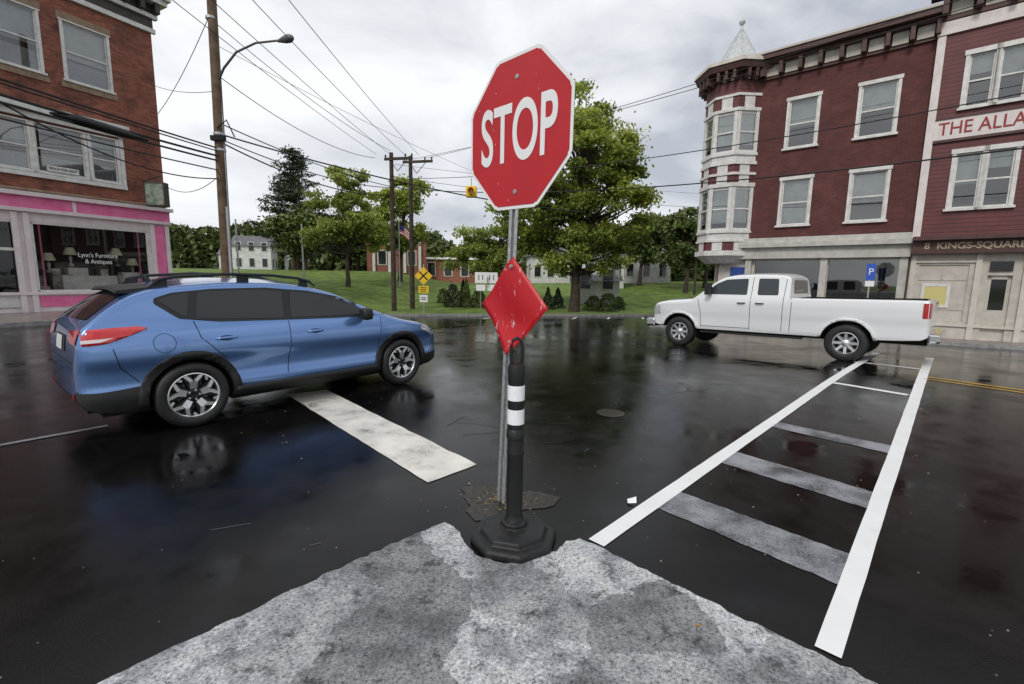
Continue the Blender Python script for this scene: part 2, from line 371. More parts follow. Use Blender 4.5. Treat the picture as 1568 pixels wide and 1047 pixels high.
mb=MB(); mb.lathe([(.050,.752),(.0515,.753),(.0515,.842),(.050,.843)],n=32); mb.lathe([(.050,.898),(.0515,.899),(.0515,.988),(.050,.989)],n=32)
mb.obj('reflective_bands',noisy('reflective_white',(.80,.82,.84),(.88,.9,.9),40,.3,bs_=0),bo,True)
mb=MB(); pts=[(-.03,0,1.09),(-.034,0,1.16),(-.034,0,1.22),(-.022,0,1.258),(0,0,1.27),(.022,0,1.258),(.034,0,1.22),(.034,0,1.16),(.03,0,1.09)]
mb.tube(pts,.011,10); mb.obj('handle_loop',M_BLACK,bo,True)
# ------------------------------------------------------------ buildings
def wall(name,parent,a0,a1,z0,z1,holes,m,y=0,depth=.14):
    X=sorted(set([a0,a1]+[h[0] for h in holes]+[h[1] for h in holes])); Z=sorted(set([z0,z1]+[h[2] for h in holes]+[h[3] for h in holes]))
    mb=MB()
    for i in range(len(X)-1):
        for j in range(len(Z)-1):
            cx_,cz=(X[i]+X[i+1])/2,(Z[j]+Z[j+1])/2
            if any(h[0]<cx_<h[1] and h[2]<cz<h[3] for h in holes): continue
            mb.poly([(X[i],y,Z[j]),(X[i+1],y,Z[j]),(X[i+1],y,Z[j+1]),(X[i],y,Z[j+1])])
    for h in holes:
        a,b,c,d=h; 
        mb.poly([(a,y,c),(a,y,d),(a,y+depth,d),(a,y+depth,c)]); mb.poly([(b,y,c),(b,y+depth,c),(b,y+depth,d),(b,y,d)])
        mb.poly([(a,y,d),(b,y,d),(b,y+depth,d),(a,y+depth,d)]); mb.poly([(a,y,c),(a,y+depth,c),(b,y+depth,c),(b,y,c)])
    return mb.obj(name,m,parent)
def window(parent,a0,a1,z0,z1,trim=M_TRIM,y=0,cas=.09,blind=.5,hung=True,head=.13,sill=True,rv=.09,bm_=M_BLIND):
    mb=MB(); d=.035
    mb.box(a0-cas,a0,y-d,y+rv,z0,z1); mb.box(a1,a1+cas,y-d,y+rv,z0,z1)
    mb.box(a0-cas-.03,a1+cas+.03,y-d-.02,y+rv,z1,z1+head); 
    if sill: mb.box(a0-cas-.05,a1+cas+.05,y-d-.06,y+rv,z0-.07,z0)
    s=.045; zm=(z0+z1)/2
    mb.box(a0,a0+s,y+.03,y+.07,z0,z1); mb.box(a1-s,a1,y+.03,y+.07,z0,z1); mb.box(a0+s,a1-s,y+.03,y+.07,z1-s,z1); mb.box(a0+s,a1-s,y+.03,y+.07,z0,z0+s*1.3)
    if hung: mb.box(a0+s,a1-s,y+.02,y+.08,zm-.025,zm+.025)
    mb.obj('window_frame',trim,parent)
    meshobj('window_pane',[(a0,y+.055,z0),(a1,y+.055,z0),(a1,y+.055,z1),(a0,y+.055,z1)],[(0,1,2,3)],M_GLASS,parent)
    if blind>0:
        zb=z1-(z1-z0)*blind; meshobj('blind',[(a0,y+.16,zb),(a1,y+.16,zb),(a1,y+.16,z1),(a0,y+.16,z1)],[(0,1,2,3)],bm_,parent)
    meshobj('room',[(a0-.4,y+.9,z0-.3),(a1+.4,y+.9,z0-.3),(a1+.4,y+.9,z1+.3),(a0-.4,y+.9,z1+.3)],[(0,1,2,3)],M_ROOM,parent)
# ---- left brick shop
B=empty('brick_shop_building',(-17.37,16.74,0),math.atan2(.885,.465))
CR=4.62
wins3=[(-.25,1.0,8.6,10.65),(1.72,3.02,8.62,10.65),(-3.2,-1.9,8.6,10.65),(-6,-4.7,8.6,10.65)]
wins2=[(-.5,.42,5.15,6.8),(.62,1.98,5.15,6.8),(2.2,3.0,5.15,6.8),(-5.5,-4.2,5.15,6.8)]
shop=[(.22,3.85,.85,3.35),(-.95,-.1,.25,3.35),(-5.6,-1.2,.85,3.35)]
wall('upper_wall',B,-9,CR,4.4,13.0,wins3+wins2,M_BRICK)
wall('shopfront_wall',B,-9,CR,-.3,4.4,shop,M_PINKL,.0)
box('side_wall',CR-.01,CR,0.01,14,-.8,13,M_BRICK,B); box('roof',-9,CR,.01,14,12.6,12.8,M_DARK,B); box('far_wall',-9,-8.99,.01,14,-.8,13,M_BRICK,B)
box('back_wall',-9,CR,13.99,14,-.8,13,M_BRICK,B)
for i,w in enumerate(wins3): window(B,*w,blind=[.55,.6,.5,.5][i],head=.05)
for i,w in enumerate(wins2): window(B,*w,blind=[.45,.12,.35,.5][i],head=.05,cas=.1)
M_LACE=noisy('lace_curtain',(.25,.26,.27),(.5,.5,.5),30,.9,bs_=0)
for (a,b,c,d) in wins3[:2]+wins2[:3]: meshobj('curtain',[(a,.13,c),(b,.13,c),(b,.13,c+.35*(d-c)),(a,.13,c+.35*(d-c))],[(0,1,2,3)],M_LACE,B)
mb=MB(); mb.box(-.75,3.28,-.16,.02,6.93,7.12); mb.box(-.85,3.4,-.30,.02,7.12,7.38); mb.box(-.75,3.25,-.09,.02,4.93,5.07)
mb.box(3.11,3.25,-.05,.01,5.07,6.93); mb.box(.53,.6,-.055,.01,5.07,6.85); mb.obj('bay_trim',M_TRIM,B)
box('sash_sign',.85,1.75,-.03,.02,5.22,5.42,M_TRIM,B); text('for_rent_text','SPACE FOR RENT',.13,(1.3,-.036,5.32),M_DARK,B,.8)
mb=MB()
for (a,b,c,d) in wins3: mb.box(a-.2,b+.2,-.05,.02,c-.28,c-.08); mb.box(a-.15,b+.15,-.03,.02,d+.06,d+.3)
mb.box(-9,CR+.05,-.06,.01,4.42,4.5); mb.obj('stone_sills',noisy('sandstone',(.22,.15,.10),(.32,.23,.16),6,.8),B)
mb=MB(); mb.box(-9,CR+.12,-.12,.01,11.45,11.62); mb.box(-9,CR+.2,-.2,.01,12.0,12.15); mb.box(-9,CR+.55,-.62,.01,12.75,13.0); mb.box(-9,CR+.45,-.5,.01,12.55,12.75)
mb.obj('cornice_trim',M_TRIM,B)
mb=MB(); mb.box(-9,CR+.06,-.06,.01,11.62,12.0); mb.box(-9,CR+.1,-.1,.01,12.15,12.55); mb.box(-9,CR+.6,-.7,.01,13.0,13.2)
for i in range(26): a=-8.6+i*.53; mb.box(a,a+.16,-.45,-.1,12.17,12.54)
mb.box(CR,CR+.5,0,14,12.6,13.19); mb.obj('cornice_frieze',M_DKCORN,B)
mb=MB(); mb.box(-9,CR+.06,-.14,-.02,3.80,4.22); mb.obj('pink_sign_band',M_PINK,B)
mb=MB(); mb.box(-9,CR+.15,-.3,.0,4.22,4.36); mb.box(-9,CR+.08,-.18,-.0,3.68,3.80); mb.box(1.4,1.5,-.17,-.14,3.8,4.2);mb.box(-1.6,-1.5,-.17,-.14,3.8,4.2)
for a in (3.92,CR-.14,.02,-.28,-1.15): mb.box(a,a+.16,-.09,.0,.0,3.66)
mb.box(-9,CR,-.12,0,.75,.85); mb.obj('shopfront_trim',M_PINKL,B)
mb=MB(); mb.box(4.1,4.46,-.05,.0,.35,3.6); mb.box(.24,3.8,-.03,.0,.3,.7); mb.obj('pink_panels',M_PINK,B)
mb=MB()
for (a,b,c,d) in shop:
    mb.box(a,a+.07,.02,.09,c,d); mb.box(b-.07,b,.02,.09,c,d); mb.box(a,b,.02,.09,d-.07,d); mb.box(a,b,.02,.09,c,c+.07)
mb.box(-.95,-.1,.02,.1,2.3,2.4); mb.box(-.95,-.1,.02,.1,.25,.75); mb.obj('shop_window_frames',M_TRIM,B)
for (a,b,c,d) in shop: meshobj('shop_pane',[(a,.055,c),(b,.055,c),(b,.055,d),(a,.055,d)],[(0,1,2,3)],M_SHOPGLASS,B)
box('shop_back_wall',-9,CR-.1,1.8,1.82,0,4,M_DARK,B); box('shop_floor',-9,CR-.1,.15,1.8,.6,.75,M_ROOM,B)
mb=MB()
LMP=[(.75,2.0,.5),(1.5,2.25,.8),(2.9,2.3,.6),(3.4,1.9,.5)]
for a,z,y in LMP: mb.lathe([(.12,.28),(.22,0)],n=16,c=(a,y,z))
mb.obj('lampshades',mat('lampshade_cloth',(.78,.72,.5),.8),B,True)
mb=MB()
for a,z,y in LMP: mb.lathe([(.001,0),(.06,-.1),(.03,-.3),(.1,-.42),(.1,-.45)],n=12,c=(a,y,z))
for i in range(9): a=.4+i*.38; mb.box(a,a+.25,.3+.1*(i%3),.7,.75,1.05+.22*((i*7)%4))
mb.obj('shop_goods',noisy('furniture_mixed',(.62,.60,.55),(.12,.09,.07),2.5,.6,bs_=0),B)
mb=MB(); mb.box(1.0,2.7,.2,.4,.75,1.45); mb.box(1.3,1.9,.5,.8,1.45,1.75); mb.box(2.9,3.6,.2,.6,.75,1.6); mb.obj('white_dresser',M_TRIM,B)
text('shop_window_text','Lynn\'s Furniture\n& Antiques',.24,(2.1,.04,2.12),M_WHITE,B,.8)
mb=MB()
for a in (.45,3.5): mb.box(a,a+.05,.12,.15,.9,3.3)
mb.obj('pink_curtain_edge',M_PINK,B)
hs=empty('hanging_shop_sign',(-14.75,19.2,0),math.radians(5))
mb=MB(); mb.tube([(-.5,.6,5.3),(.62,0,5.45)],.025); mb.tube([(-.5,.6,5.75),(.3,.1,5.45)],.015); mb.tube([(.1,.15,5.4),(.1,.15,5.2)],.012); mb.tube([(.55,.02,5.4),(.55,.02,5.2)],.012); mb.obj('bracket',M_DKCORN,hs)
box('sign_board',-.05,.72,-.05,.25,4.25,5.2,M_DKCORN,hs,.02); box('sign_face',.0,.67,-.062,-.05,4.32,5.13,noisy('faded_sign',(.05,.12,.10),(.35,.36,.28),5,.6),hs)
# ---- right block
A2=math.atan2(-.6606,.7507)
B1=empty('turret_corner_building',(14.95,14.33,-.09),A2)
J=-2.2; Lf=-9.0
w1=[(a,b,c,d) for (a,b) in ((-6.22,-5.32),(-4.05,-3.08)) for (c,d) in ((3.88,5.55),(6.72,8.42))]
wall('upper_wall',B1,-7.6,J,3.45,9.75,w1,M_BRICK2)
for i,w in enumerate(w1): window(B1,*w,blind=[1,.55,.6,.5][i],head=.12,rv=.09)
sh=[(-7.0,-4.75,1.05,2.55),(-4.5,-2.45,1.05,2.55)]
wall('shopfront_wall',B1,-8.4,J,-.3,2.62,sh,M_TRIMD,.15)
box('side_wall',-8.8,-8.78,1.0,12,-.8,9.8,M_BRICK2,B1); box('roof',-8.8,J,.05,12,9.7,9.85,M_DARK,B1); box('back_wall',-8.8,J,11.98,12,-.8,9.8,M_BRICK2,B1)
mb=MB(); mb.box(-8.3,J,-.12,.15,2.62,3.05); mb.box(-8.4,J,-.3,.16,3.05,3.22); mb.box(-8.35,J,-.18,.02,3.22,3.42)
for a in (-7.3,-4.72,-2.45): mb.box(a-.02,a+.2,-.02,.16,-.1,2.62)
mb.obj('shopfront_cornice',noisy('pale_trim',(.44,.42,.39),(.57,.55,.51),4,.6,bs_=.03),B1)
for (a,b,c,d) in sh: meshobj('shop_pane',[(a,.2,c),(b,.2,c),(b,.2,d),(a,.2,d)],[(0,1,2,3)],M_GLASS,B1)
box('shop_back',-8.4,J,2.5,2.52,-.1,3,M_ROOM,B1); box('blue_awning_panel',-7.9,-7.35,.08,.14,1.1,2.3,mat('blue_panel',(.02,.06,.28),.5),B1)
mb=MB(); mb.box(-7.5,J,-.55,.04,9.95,10.12); mb.box(-7.5,J,-.08,.02,9.35,9.42); mb.box(-7.5,J,-.3,.03,9.84,9.95)
for i in range(9): a=-7.25+i*.62; mb.box(a,a+.12,-.38,-.03,9.42,9.84)
mb.obj('cornice',M_CORN,B1)
mb=MB()
for i in range(8): a=-7.25+i*.62; mb.box(a+.16,a+.58,-.12,.0,9.45,9.83)
mb.box(-7.5,J,-.6,-.5,10.12,10.19); mb.obj('cornice_panels',M_TRIMD,B1)
T=empty('corner_turret',(-8.3,.45,0),0,B1); RT=1.13
def octring(r,z,off=22.5): return [(r*math.cos(math.radians(off+45*i)),r*math.sin(math.radians(off+45*i)),z) for i in range(8)]
def prism(name,r0,z0,r1,z1,m):
    a=octring(r0,z0);b=octring(r1,z1); return meshobj(name,a+b,[(i,(i+1)%8,8+(i+1)%8,8+i) for i in range(8)]+[tuple(range(7,-1,-1)),tuple(range(8,16))],m,T)
prism('core',RT-.16,3.0,RT-.16,9.4,M_DARK)
bands=[(2.75,2.95,'W',.06),(2.95,3.3,'R',0),(3.3,3.4,'W',.05),(3.4,3.65,'W',0),(3.65,3.75,'W',.06),
 (5.45,5.6,'W',.06),(5.6,5.9,'R',0),(5.9,6.0,'W',.06),(6.0,6.3,'R',0),(6.3,6.42,'W',.06),(6.42,6.65,'W',.0),(6.65,6.75,'W',.06),
 (8.3,8.42,'W',.06),(8.42,8.85,'R',0),(8.85,8.95,'W',.05),(8.95,9.4,'R',0)]
for i,(z0,z1,c,o_) in enumerate(bands): prism('band_%d'%i,RT+o_,z0+.002,RT+o_,z1-.002,M_TRIM if c=='W' else M_CLAP)
for i in range(8):
    am=math.radians(45*i); ap=RT*math.cos(math.radians(22.5)); hw=RT*math.sin(math.radians(22.5))
    F=empty('face_%d'%i,(ap*math.cos(am),ap*math.sin(am),0),am+math.pi/2,T)
    for (z0,z1) in ((3.75,5.45),(6.75,8.3)):
        mb=MB(); mb.box(-hw,-hw+.13,-.02,.14,z0,z1); mb.box(hw-.13,hw,-.02,.14,z0,z1)
        mb.box(-hw+.13,hw-.13,.02,.10,z1-.1,z1); mb.box(-hw+.13,hw-.13,.02,.10,z0,z0+.1); mb.box(-hw+.13,hw-.13,.0,.10,(z0+z1)/2-.03,(z0+z1)/2+.03); mb.obj('frame',M_TRIM,F)
        meshobj('pane',[(-hw+.13,.05,z0),(hw-.13,.05,z0),(hw-.13,.05,z1),(-hw+.13,.05,z1)],[(0,1,2,3)],M_GLASS,F)
        meshobj('curtain',[(-hw+.13,.08,z0+.3),(hw-.13,.08,z0+.3),(hw-.13,.08,z1),(-hw+.13,.08,z1)],[(0,1,2,3)],M_BLIND,F)
    mb=MB(); 
    for z0,z1 in ((5.61,5.89),(6.01,6.29),(2.96,3.29),(8.43,8.84)): mb.box(-.2,.2,-.012,.0,z0,z1)
    mb.obj('white_panels',M_TRIM,F)
    mb=MB()
    for t in (-.3,0,.3): mb.box(t-.05,t+.05,-.38,-.02,9.42,9.72)
    mb.obj('brackets',M_CORN,F)
    mb=MB(); mb.box(-.23,-.07,-.03,0,9.45,9.7); mb.box(.07,.23,-.03,0,9.45,9.7); mb.obj('panels',M_TRIMD,F)
prism('frieze',RT-.02,9.4,RT-.02,9.75,M_CORN); prism('eave',RT+.42,9.74,RT+.5,9.95,M_CORN); prism('eave_top',RT+.54,9.95,RT+.5,10.1,M_TRIMD)
prism('roof_skirt',RT+.45,10.1,.8,10.3,M_CORN)
M_TIN=noisy('pale_tin_roof',(.44,.46,.47),(.60,.62,.62),6,.45,bs_=.1)
prism('spire',.85,10.28,.03,11.75,M_TIN)
mb=MB(); 
for i in range(8):
    a=math.radians(22.5+45*i); mb.tube([(.86*math.cos(a),.86*math.sin(a),10.28),(.03*math.cos(a),.03*math.sin(a),11.78)],.02,6)
mb.lathe([(.03,11.7),(.05,11.8),(.03,11.85),(.10,11.93),(.12,12.0),(.08,12.08),(.001,12.12)],n=14); mb.obj('spire_ribs_finial',M_TIN,T,True)
prism('turret_base',.75,2.45,RT+.02,2.75,M_TRIM)
mb=MB(); mb.tube([(-.35,.3,-.2),(-.35,.3,2.5)],.1,12); mb.obj('corner_column',M_TRIMD,T)
# ---- B2
B2=empty('clapboard_shop_building',(14.95,14.33,-.09),A2); Y2=-.18; RE=7.0
w3=[(-1.42,-.86,7.1,8.62),(-.74,-.18,7.1,8.62),(1.5,2.1,7.1,8.62),(2.2,2.8,7.1,8.62)]
w2=[(-1.42,-.84,4.08,5.75),(-.72,-.14,4.08,5.75),(1.5,2.1,4.08,5.75),(2.2,2.8,4.08,5.75)]
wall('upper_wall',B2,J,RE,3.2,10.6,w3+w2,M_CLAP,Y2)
for i,w in enumerate(w3+w2): window(B2,*w,y=Y2,blind=[.35,.45,.5,.5,.55,.3,.5,.5][i],cas=.1,head=.14)
box('left_return',J-.01,J,Y2+.01,.2,-.3,10.6,M_CLAP,B2); box('roof',J,RE,0,12,10.3,10.5,M_DARK,B2); box('right_wall',RE,RE+.02,Y2,12,-.8,10.6,M_CLAP,B2); box('back_wall',J,RE,11.98,12,-.8,10.6,M_CLAP,B2)
mb=MB(); mb.box(J-.03,J+.17,Y2-.04,.02,3.2,9.75); mb.box(J+.17,RE,Y2-.05,Y2,6.22,6.82); mb.box(J-.05,RE,Y2-.08,Y2,9.35,9.72)
mb.obj('trim_boards',noisy('pink_white_trim',(.66,.58,.57),(.75,.70,.68),4,.6,bs_=.03),B2)
mb=MB(); mb.box(J+.17,RE,Y2-.07,Y2,6.82,6.88); mb.box(J+.17,RE,Y2-.07,Y2,6.14,6.22); mb.box(J-.3,RE,Y2-.55,Y2,10.4,10.65)
mb.box(J-.1,RE,Y2-.1,Y2,9.75,9.86)
for i in range(11): a=J+.0+i*.75; mb.box(a,a+.14,Y2-.42,Y2-.06,9.86,10.4)
mb.obj('cornice',M_CORN,B2)
mb=MB()
for i in range(10): a=J+.2+i*.75; mb.box(a,a+.48,Y2-.08,Y2,9.9,10.36)
mb.box(J-.35,RE,Y2-.62,Y2-.5,10.65,10.75); mb.obj('cornice_panels',M_TRIMD,B2)
M_RTXT=mat('dark_red_letters',(.28,.02,.02),.5); M_GOLD=mat('tan_letters',(.42,.34,.24),.5)
text('building_name_text','THE ALLAGASH',.54,(J+.26,Y2-.055,6.52),M_RTXT,B2,.80,.004,.004,align='LEFT')
wall('shop_wall',B2,J,RE,-.3,2.7,[(-.32,.22,0,2.02),(-1.95,-.75,.55,2.35)],M_TRIMD,.05)
mb=MB(); mb.box(J,RE,Y2-.08,.05,2.7,3.12); mb.obj('shop_sign_board',M_CORN,B2)
mb=MB(); mb.box(J,RE,Y2-.3,.05,3.12,3.24); mb.obj('shop_cornice',M_CORN,B2)
text('shop_sign_text','8  KINGS-SQUARE',.27,(J+.3,Y2-.085,2.93),M_GOLD,B2,1.05,.006,.004,align='LEFT')
mb=MB()
for a in (-2.18,-.62,.42,2.0): mb.box(a,a+.14,-.03,.05,-.2,2.7)
mb.box(-2.04,RE,-.01,.05,.38,.45); mb.box(-2.04,-.62,-.01,.05,2.42,2.48)
mb.obj('pilasters',noisy('cream_trim_light',(.54,.50,.44),(.63,.59,.53),4,.6,bs_=.03),B2)
mb=MB(); mb.box(-.32,.22,.12,.17,0,.95); mb.box(-.32,-.22,.12,.17,.95,2.02); mb.box(.12,.22,.12,.17,.95,2.02); mb.box(-.32,.22,.12,.17,1.9,2.02); mb.box(-1.95,-.75,.10,.16,.55,2.35)
mb.obj('door_and_panel',noisy('cream_door',(.48,.44,.38),(.57,.53,.47),4,.5,bs_=.03),B2)
mb=MB(); mb.box(-1.37,-1.33,.08,.1,.55,2.35); mb.box(-1.95,-.75,.08,.1,1.85,1.89); mb.box(-1.95,-.75,.08,.1,.9,.94); mb.obj('panel_battens',M_TRIMD,B2)
box('door_glass',-.21,.11,.145,.15,.96,1.89,mat('black_glass',g(.01),.05),B2); box('transom',-.3,.2,-.01,.052,2.15,2.45,mat('black_glass2',g(.012),.05),B2)
box('poster',-1.75,-1.2,.065,.075,1.05,1.65,mat('yellow_poster',(.62,.55,.22),.7),B2)
mb=MB(); mb.box(-1.83,-1.12,.055,.075,.97,1.05); mb.box(-1.83,-1.12,.055,.075,1.65,1.75); mb.box(-1.83,-1.75,.055,.075,1.05,1.65); mb.box(-1.2,-1.12,.055,.075,1.05,1.65); mb.obj('notice_frame',M_TRIM,B2)
def slab(name,o,ang,x0,x1,y0,y1,zo,m):
    E=empty(name,(o[0],o[1],0),ang); R_=Matrix.Rotation(ang,3,'Z'); n=40
    def wz(x,y):
        p=R_@Vector((x,y,0)); return gz(p.x+o[0],p.y+o[1])
    mb=MB(); X=np.linspace(x0,x1,n)
    for a,b in zip(X[:-1],X[1:]):
        mb.poly([(a,y0+.15,wz(a,y0)+zo-.003),(b,y0+.15,wz(b,y0)+zo-.003),(b,y1,wz(b,y1)+zo),(a,y1,wz(a,y1)+zo)])
    mb.obj('paving',m,E)
    mb=MB()
    for a,b in zip(X[:-1],X[1:]):
        z0,z1=wz(a,y0)+zo,wz(b,y0)+zo
        mb.poly([(a,y0,z0),(b,y0,z1),(b,y0+.16,z1),(a,y0+.16,z0)]); mb.poly([(a,y0,z0-.25),(b,y0,z1-.25),(b,y0,z1),(a,y0,z0)])
    for xe in (x0,x1): mb.poly([(xe,y0,wz(xe,y0)-.1),(xe,y1,wz(xe,y1)-.1),(xe,y1,wz(xe,y1)+zo),(xe,y0,wz(xe,y0)+zo)])
    mb.obj('kerb',M_CURB,E)
slab('sidewalk',(-17.37,16.74),math.atan2(.885,.465),-14,7.5,-4.3,.2,.13,M_WALK)
slab('sidewalk',(14.95,14.33),A2,-10.5,9,-1.7,.4,.10,M_WALK)
# ------------------------------------------------------------ vehicles
def pchip(xk,yk):
    xk=np.array(xk,float); yk=np.array(yk,float); h=np.diff(xk); d=np.diff(yk)/h; m_=np.zeros(len(xk))
    for i in range(1,len(xk)-1):
        if d[i-1]*d[i]>0:
            a,b=2*h[i]+h[i-1],h[i]+2*h[i-1]; m_[i]=(a+b)/(a/d[i-1]+b/d[i])
    m_[0]=d[0]; m_[-1]=d[-1]
    def fn(x):
        x=min(max(x,xk[0]),xk[-1]); i=min(max(int(np.searchsorted(xk,x)-1),0),len(h)-1); t=(x-xk[i])/h[i]
        return float(yk[i]*(1+2*t)*(1-t)**2+h[i]*m_[i]*t*(1-t)**2+yk[i+1]*t*t*(3-2*t)+h[i]*m_[i+1]*t*t*(t-1))
    return fn
def body(xsn,T,Bt,W,PZ,rt,crown,ns=26,nt_=14):
    secs=[]
    for x in xsn:
        t,b,w=T(x),Bt(x),W(x); r=min(rt(x),(t-b)*.35); c=min(crown(x),r*.8)
        zt=t-c-r; half=[(0,b),(w*PZ(b)*.5,b),(w*PZ(b)-.05,b)]
        for i in range(ns):
            z=b+.015+(zt-b-.015)*i/(ns-1); half.append((w*PZ(z),z))
        we=w*PZ(zt); z1=t-c
        for i in range(1,7):
            a=math.pi/2*i/6; half.append((we-r*1.3*(1-math.cos(a)),zt+r*math.sin(a)))
        w2=half[-1][0]
        for i in range(1,nt_+1):
            q=1-i/nt_; half.append((w2*q,z1+c*(1-q*q)))
        full=half+[(-y,z) for y,z in half[-2:0:-1]]
        secs.append([(x,y,z) for y,z in full])
    n=len(secs[0]); v=[p for s in secs for p in s]; f=[]
    for i in range(len(secs)-1):
        for j in range(n): f.append((i*n+j,(i+1)*n+j,(i+1)*n+(j+1)%n,i*n+(j+1)%n))
    f.append(tuple(range(n))); f.append(tuple((len(secs)-1)*n+j for j in range(n-1,-1,-1)))
    return v,f
def patch(bvh,poly,axis,side,off,m,name,parent,res=.07,thick=0,smooth=True):
    bm=bmesh.new(); vs=[bm.verts.new((p[0],p[1],0)) for p in poly]; bm.faces.new(vs)
    for ax in (0,1):
        lo=min(p[ax] for p in poly); hi=max(p[ax] for p in poly); k=int((hi-lo)/res)
        for i in range(1,k+1):
            c=[0,0,0]; c[ax]=lo+(hi-lo)*i/(k+1); nrm=[0,0,0]; nrm[ax]=1
            bmesh.ops.bisect_plane(bm,geom=bm.verts[:]+bm.edges[:]+bm.faces[:],plane_co=c,plane_no=nrm)
    kill=[]
    for v_ in bm.verts:
        a,b=v_.co.x,v_.co.y
        if axis=='y': o=Vector((a,side*4,b)); d=Vector((0,-side,0))
        elif axis=='x': o=Vector((side*9,a,b)); d=Vector((-side,0,0))
        else: o=Vector((a,b,5)); d=Vector((0,0,-1))
        loc,nr,_,_=bvh.ray_cast(o,d)
        if loc is None: kill.append(v_); continue
        if nr.dot(d)>0: nr=-nr
        v_.co=loc+nr*off
    bmesh.ops.delete(bm,geom=kill,context='VERTS')
    bmesh.ops.recalc_face_normals(bm,faces=bm.faces)
    if bm.faces:
        tot=Vector()
        for f_ in bm.faces: tot+=f_.normal*f_.calc_area()
        ref={'y':Vector((0,side,0)),'x':Vector((side,0,0)),'z':Vector((0,0,1))}[axis]
        if tot.dot(ref)<0: bmesh.ops.reverse_faces(bm,faces=bm.faces)
    me=bpy.data.meshes.new(name); bm.to_mesh(me); bm.free(); me.materials.append(m)
    if smooth: me.polygons.foreach_set('use_smooth',[True]*len(me.polygons))
    o=bpy.data.objects.new(name,me); link(o,parent)
    if thick: md=o.modifiers.new('s','SOLIDIFY'); md.thickness=thick; md.offset=-1
    return o
def seam(bvh,pts,axis,side,m,name,parent,w=.008,off=.002):
    for i in range(len(pts)-1):
        a=Vector(pts[i]);b=Vector(pts[i+1]); d=(b-a).normalized(); nn=Vector((-d.y,d.x))*w/2
        patch(bvh,[a+nn,b+nn,b-nn,a-nn],axis,side,off,m,name,parent,.08)
def rpoly(pts,r=.03,k=4):
    out=[]; n=len(pts)
    for i in range(n):
        p=Vector(pts[i]);a=Vector(pts[i-1]);b=Vector(pts[(i+1)%n]); ra=min(r,(a-p).length*.4); rb=min(r,(b-p).length*.4)
        A=p+(a-p).normalized()*ra; B_=p+(b-p).normalized()*rb
        for j in range(k+1):
            t=j/k; out.append(tuple(A*(1-t)**2+p*2*t*(1-t)+B_*t*t))
    return out
def arc_ring(cx,cz,r0,r1,a0,a1,n=24):
    o=[(cx+r1*math.cos(a0+(a1-a0)*i/n),cz+r1*math.sin(a0+(a1-a0)*i/n)) for i in range(n+1)]
    return o+[(cx+r0*math.cos(a1+(a0-a1)*i/n),cz+r0*math.sin(a1+(a0-a1)*i/n)) for i in range(n+1)]
def make_body(name,v,f,m,mdark,arches,parent,extra_cut=None,ysplit=.5,R=.385,low=None,mlow=None):
    o=meshobj(name,v,f,m,parent,True); o.data.materials.append(mdark)
    if mlow: o.data.materials.append(mlow)
    bm=bmesh.new(); bm.from_mesh(o.data); bmesh.ops.recalc_face_normals(bm,faces=bm.faces); bm.to_mesh(o.data)
    bvh=BVHTree.FromBMesh(bm); bm.free()
    cutters=[]
    for (x,z) in arches:
        for s in (-1,1):
            bm=bmesh.new(); bmesh.ops.create_cone(bm,cap_ends=True,segments=48,radius1=R,radius2=R,depth=.8)
            bmesh.ops.transform(bm,matrix=Matrix.Translation((x,s*(ysplit+.4),z))@Matrix.Rotation(math.pi/2,4,'X'),verts=bm.verts)
            me=bpy.data.meshes.new('cut'); bm.to_mesh(me); bm.free(); c=bpy.data.objects.new('cut',me); link(c); cutters.append(c)
    if extra_cut:
        for (x0,x1,y0,y1,z0,z1) in extra_cut: cutters.append(box('cut',x0,x1,y0,y1,z0,z1,None))
    for c in cutters:
        md=o.modifiers.new('bool','BOOLEAN'); md.operation='DIFFERENCE'; md.object=c; md.solver='EXACT'
    bpy.context.view_layer.update()
    dg=bpy.context.evaluated_depsgraph_get(); me=bpy.data.meshes.new_from_object(o.evaluated_get(dg)); o.modifiers.clear(); o.data=me
    for c in cutters: bpy.data.objects.remove(c)
    for p in me.polygons:
        c=p.center; dk=False
        for (x,z) in arches:
            d=math.hypot(c.x-x,c.z-z)
            if d<R+.004 and abs(c.y)>ysplit-.02: dk=True
        if extra_cut:
            for (x0,x1,y0,y1,z0,z1) in extra_cut:
                if x0-.003<c.x<x1+.003 and y0-.003<c.y<y1+.003 and z0-.003<c.z<z1 and not (abs(p.normal.z)>.9 and c.z>z0+.05): dk=True
        p.material_index=1 if dk else (2 if (low and low(c)) else 0)
    me.polygons.foreach_set('use_smooth',[True]*len(me.polygons)); me.set_sharp_from_angle(angle=math.radians(32))
    return o,bvh
M_TYRE=noisy('tyre_rubber',g(.012),g(.022),40,.6,bs_=.2,bd=.002)
M_ALLOY=mat('machined_alloy',(.78,.79,.80),.28,.85); M_ALLOYD=mat('dark_alloy',g(.015),.35,.3)
M_PLAST=mat('black_plastic',g(.012),.55); M_CGL=mat('tinted_car_glass',(.012,.015,.018),.03,spec=.5)
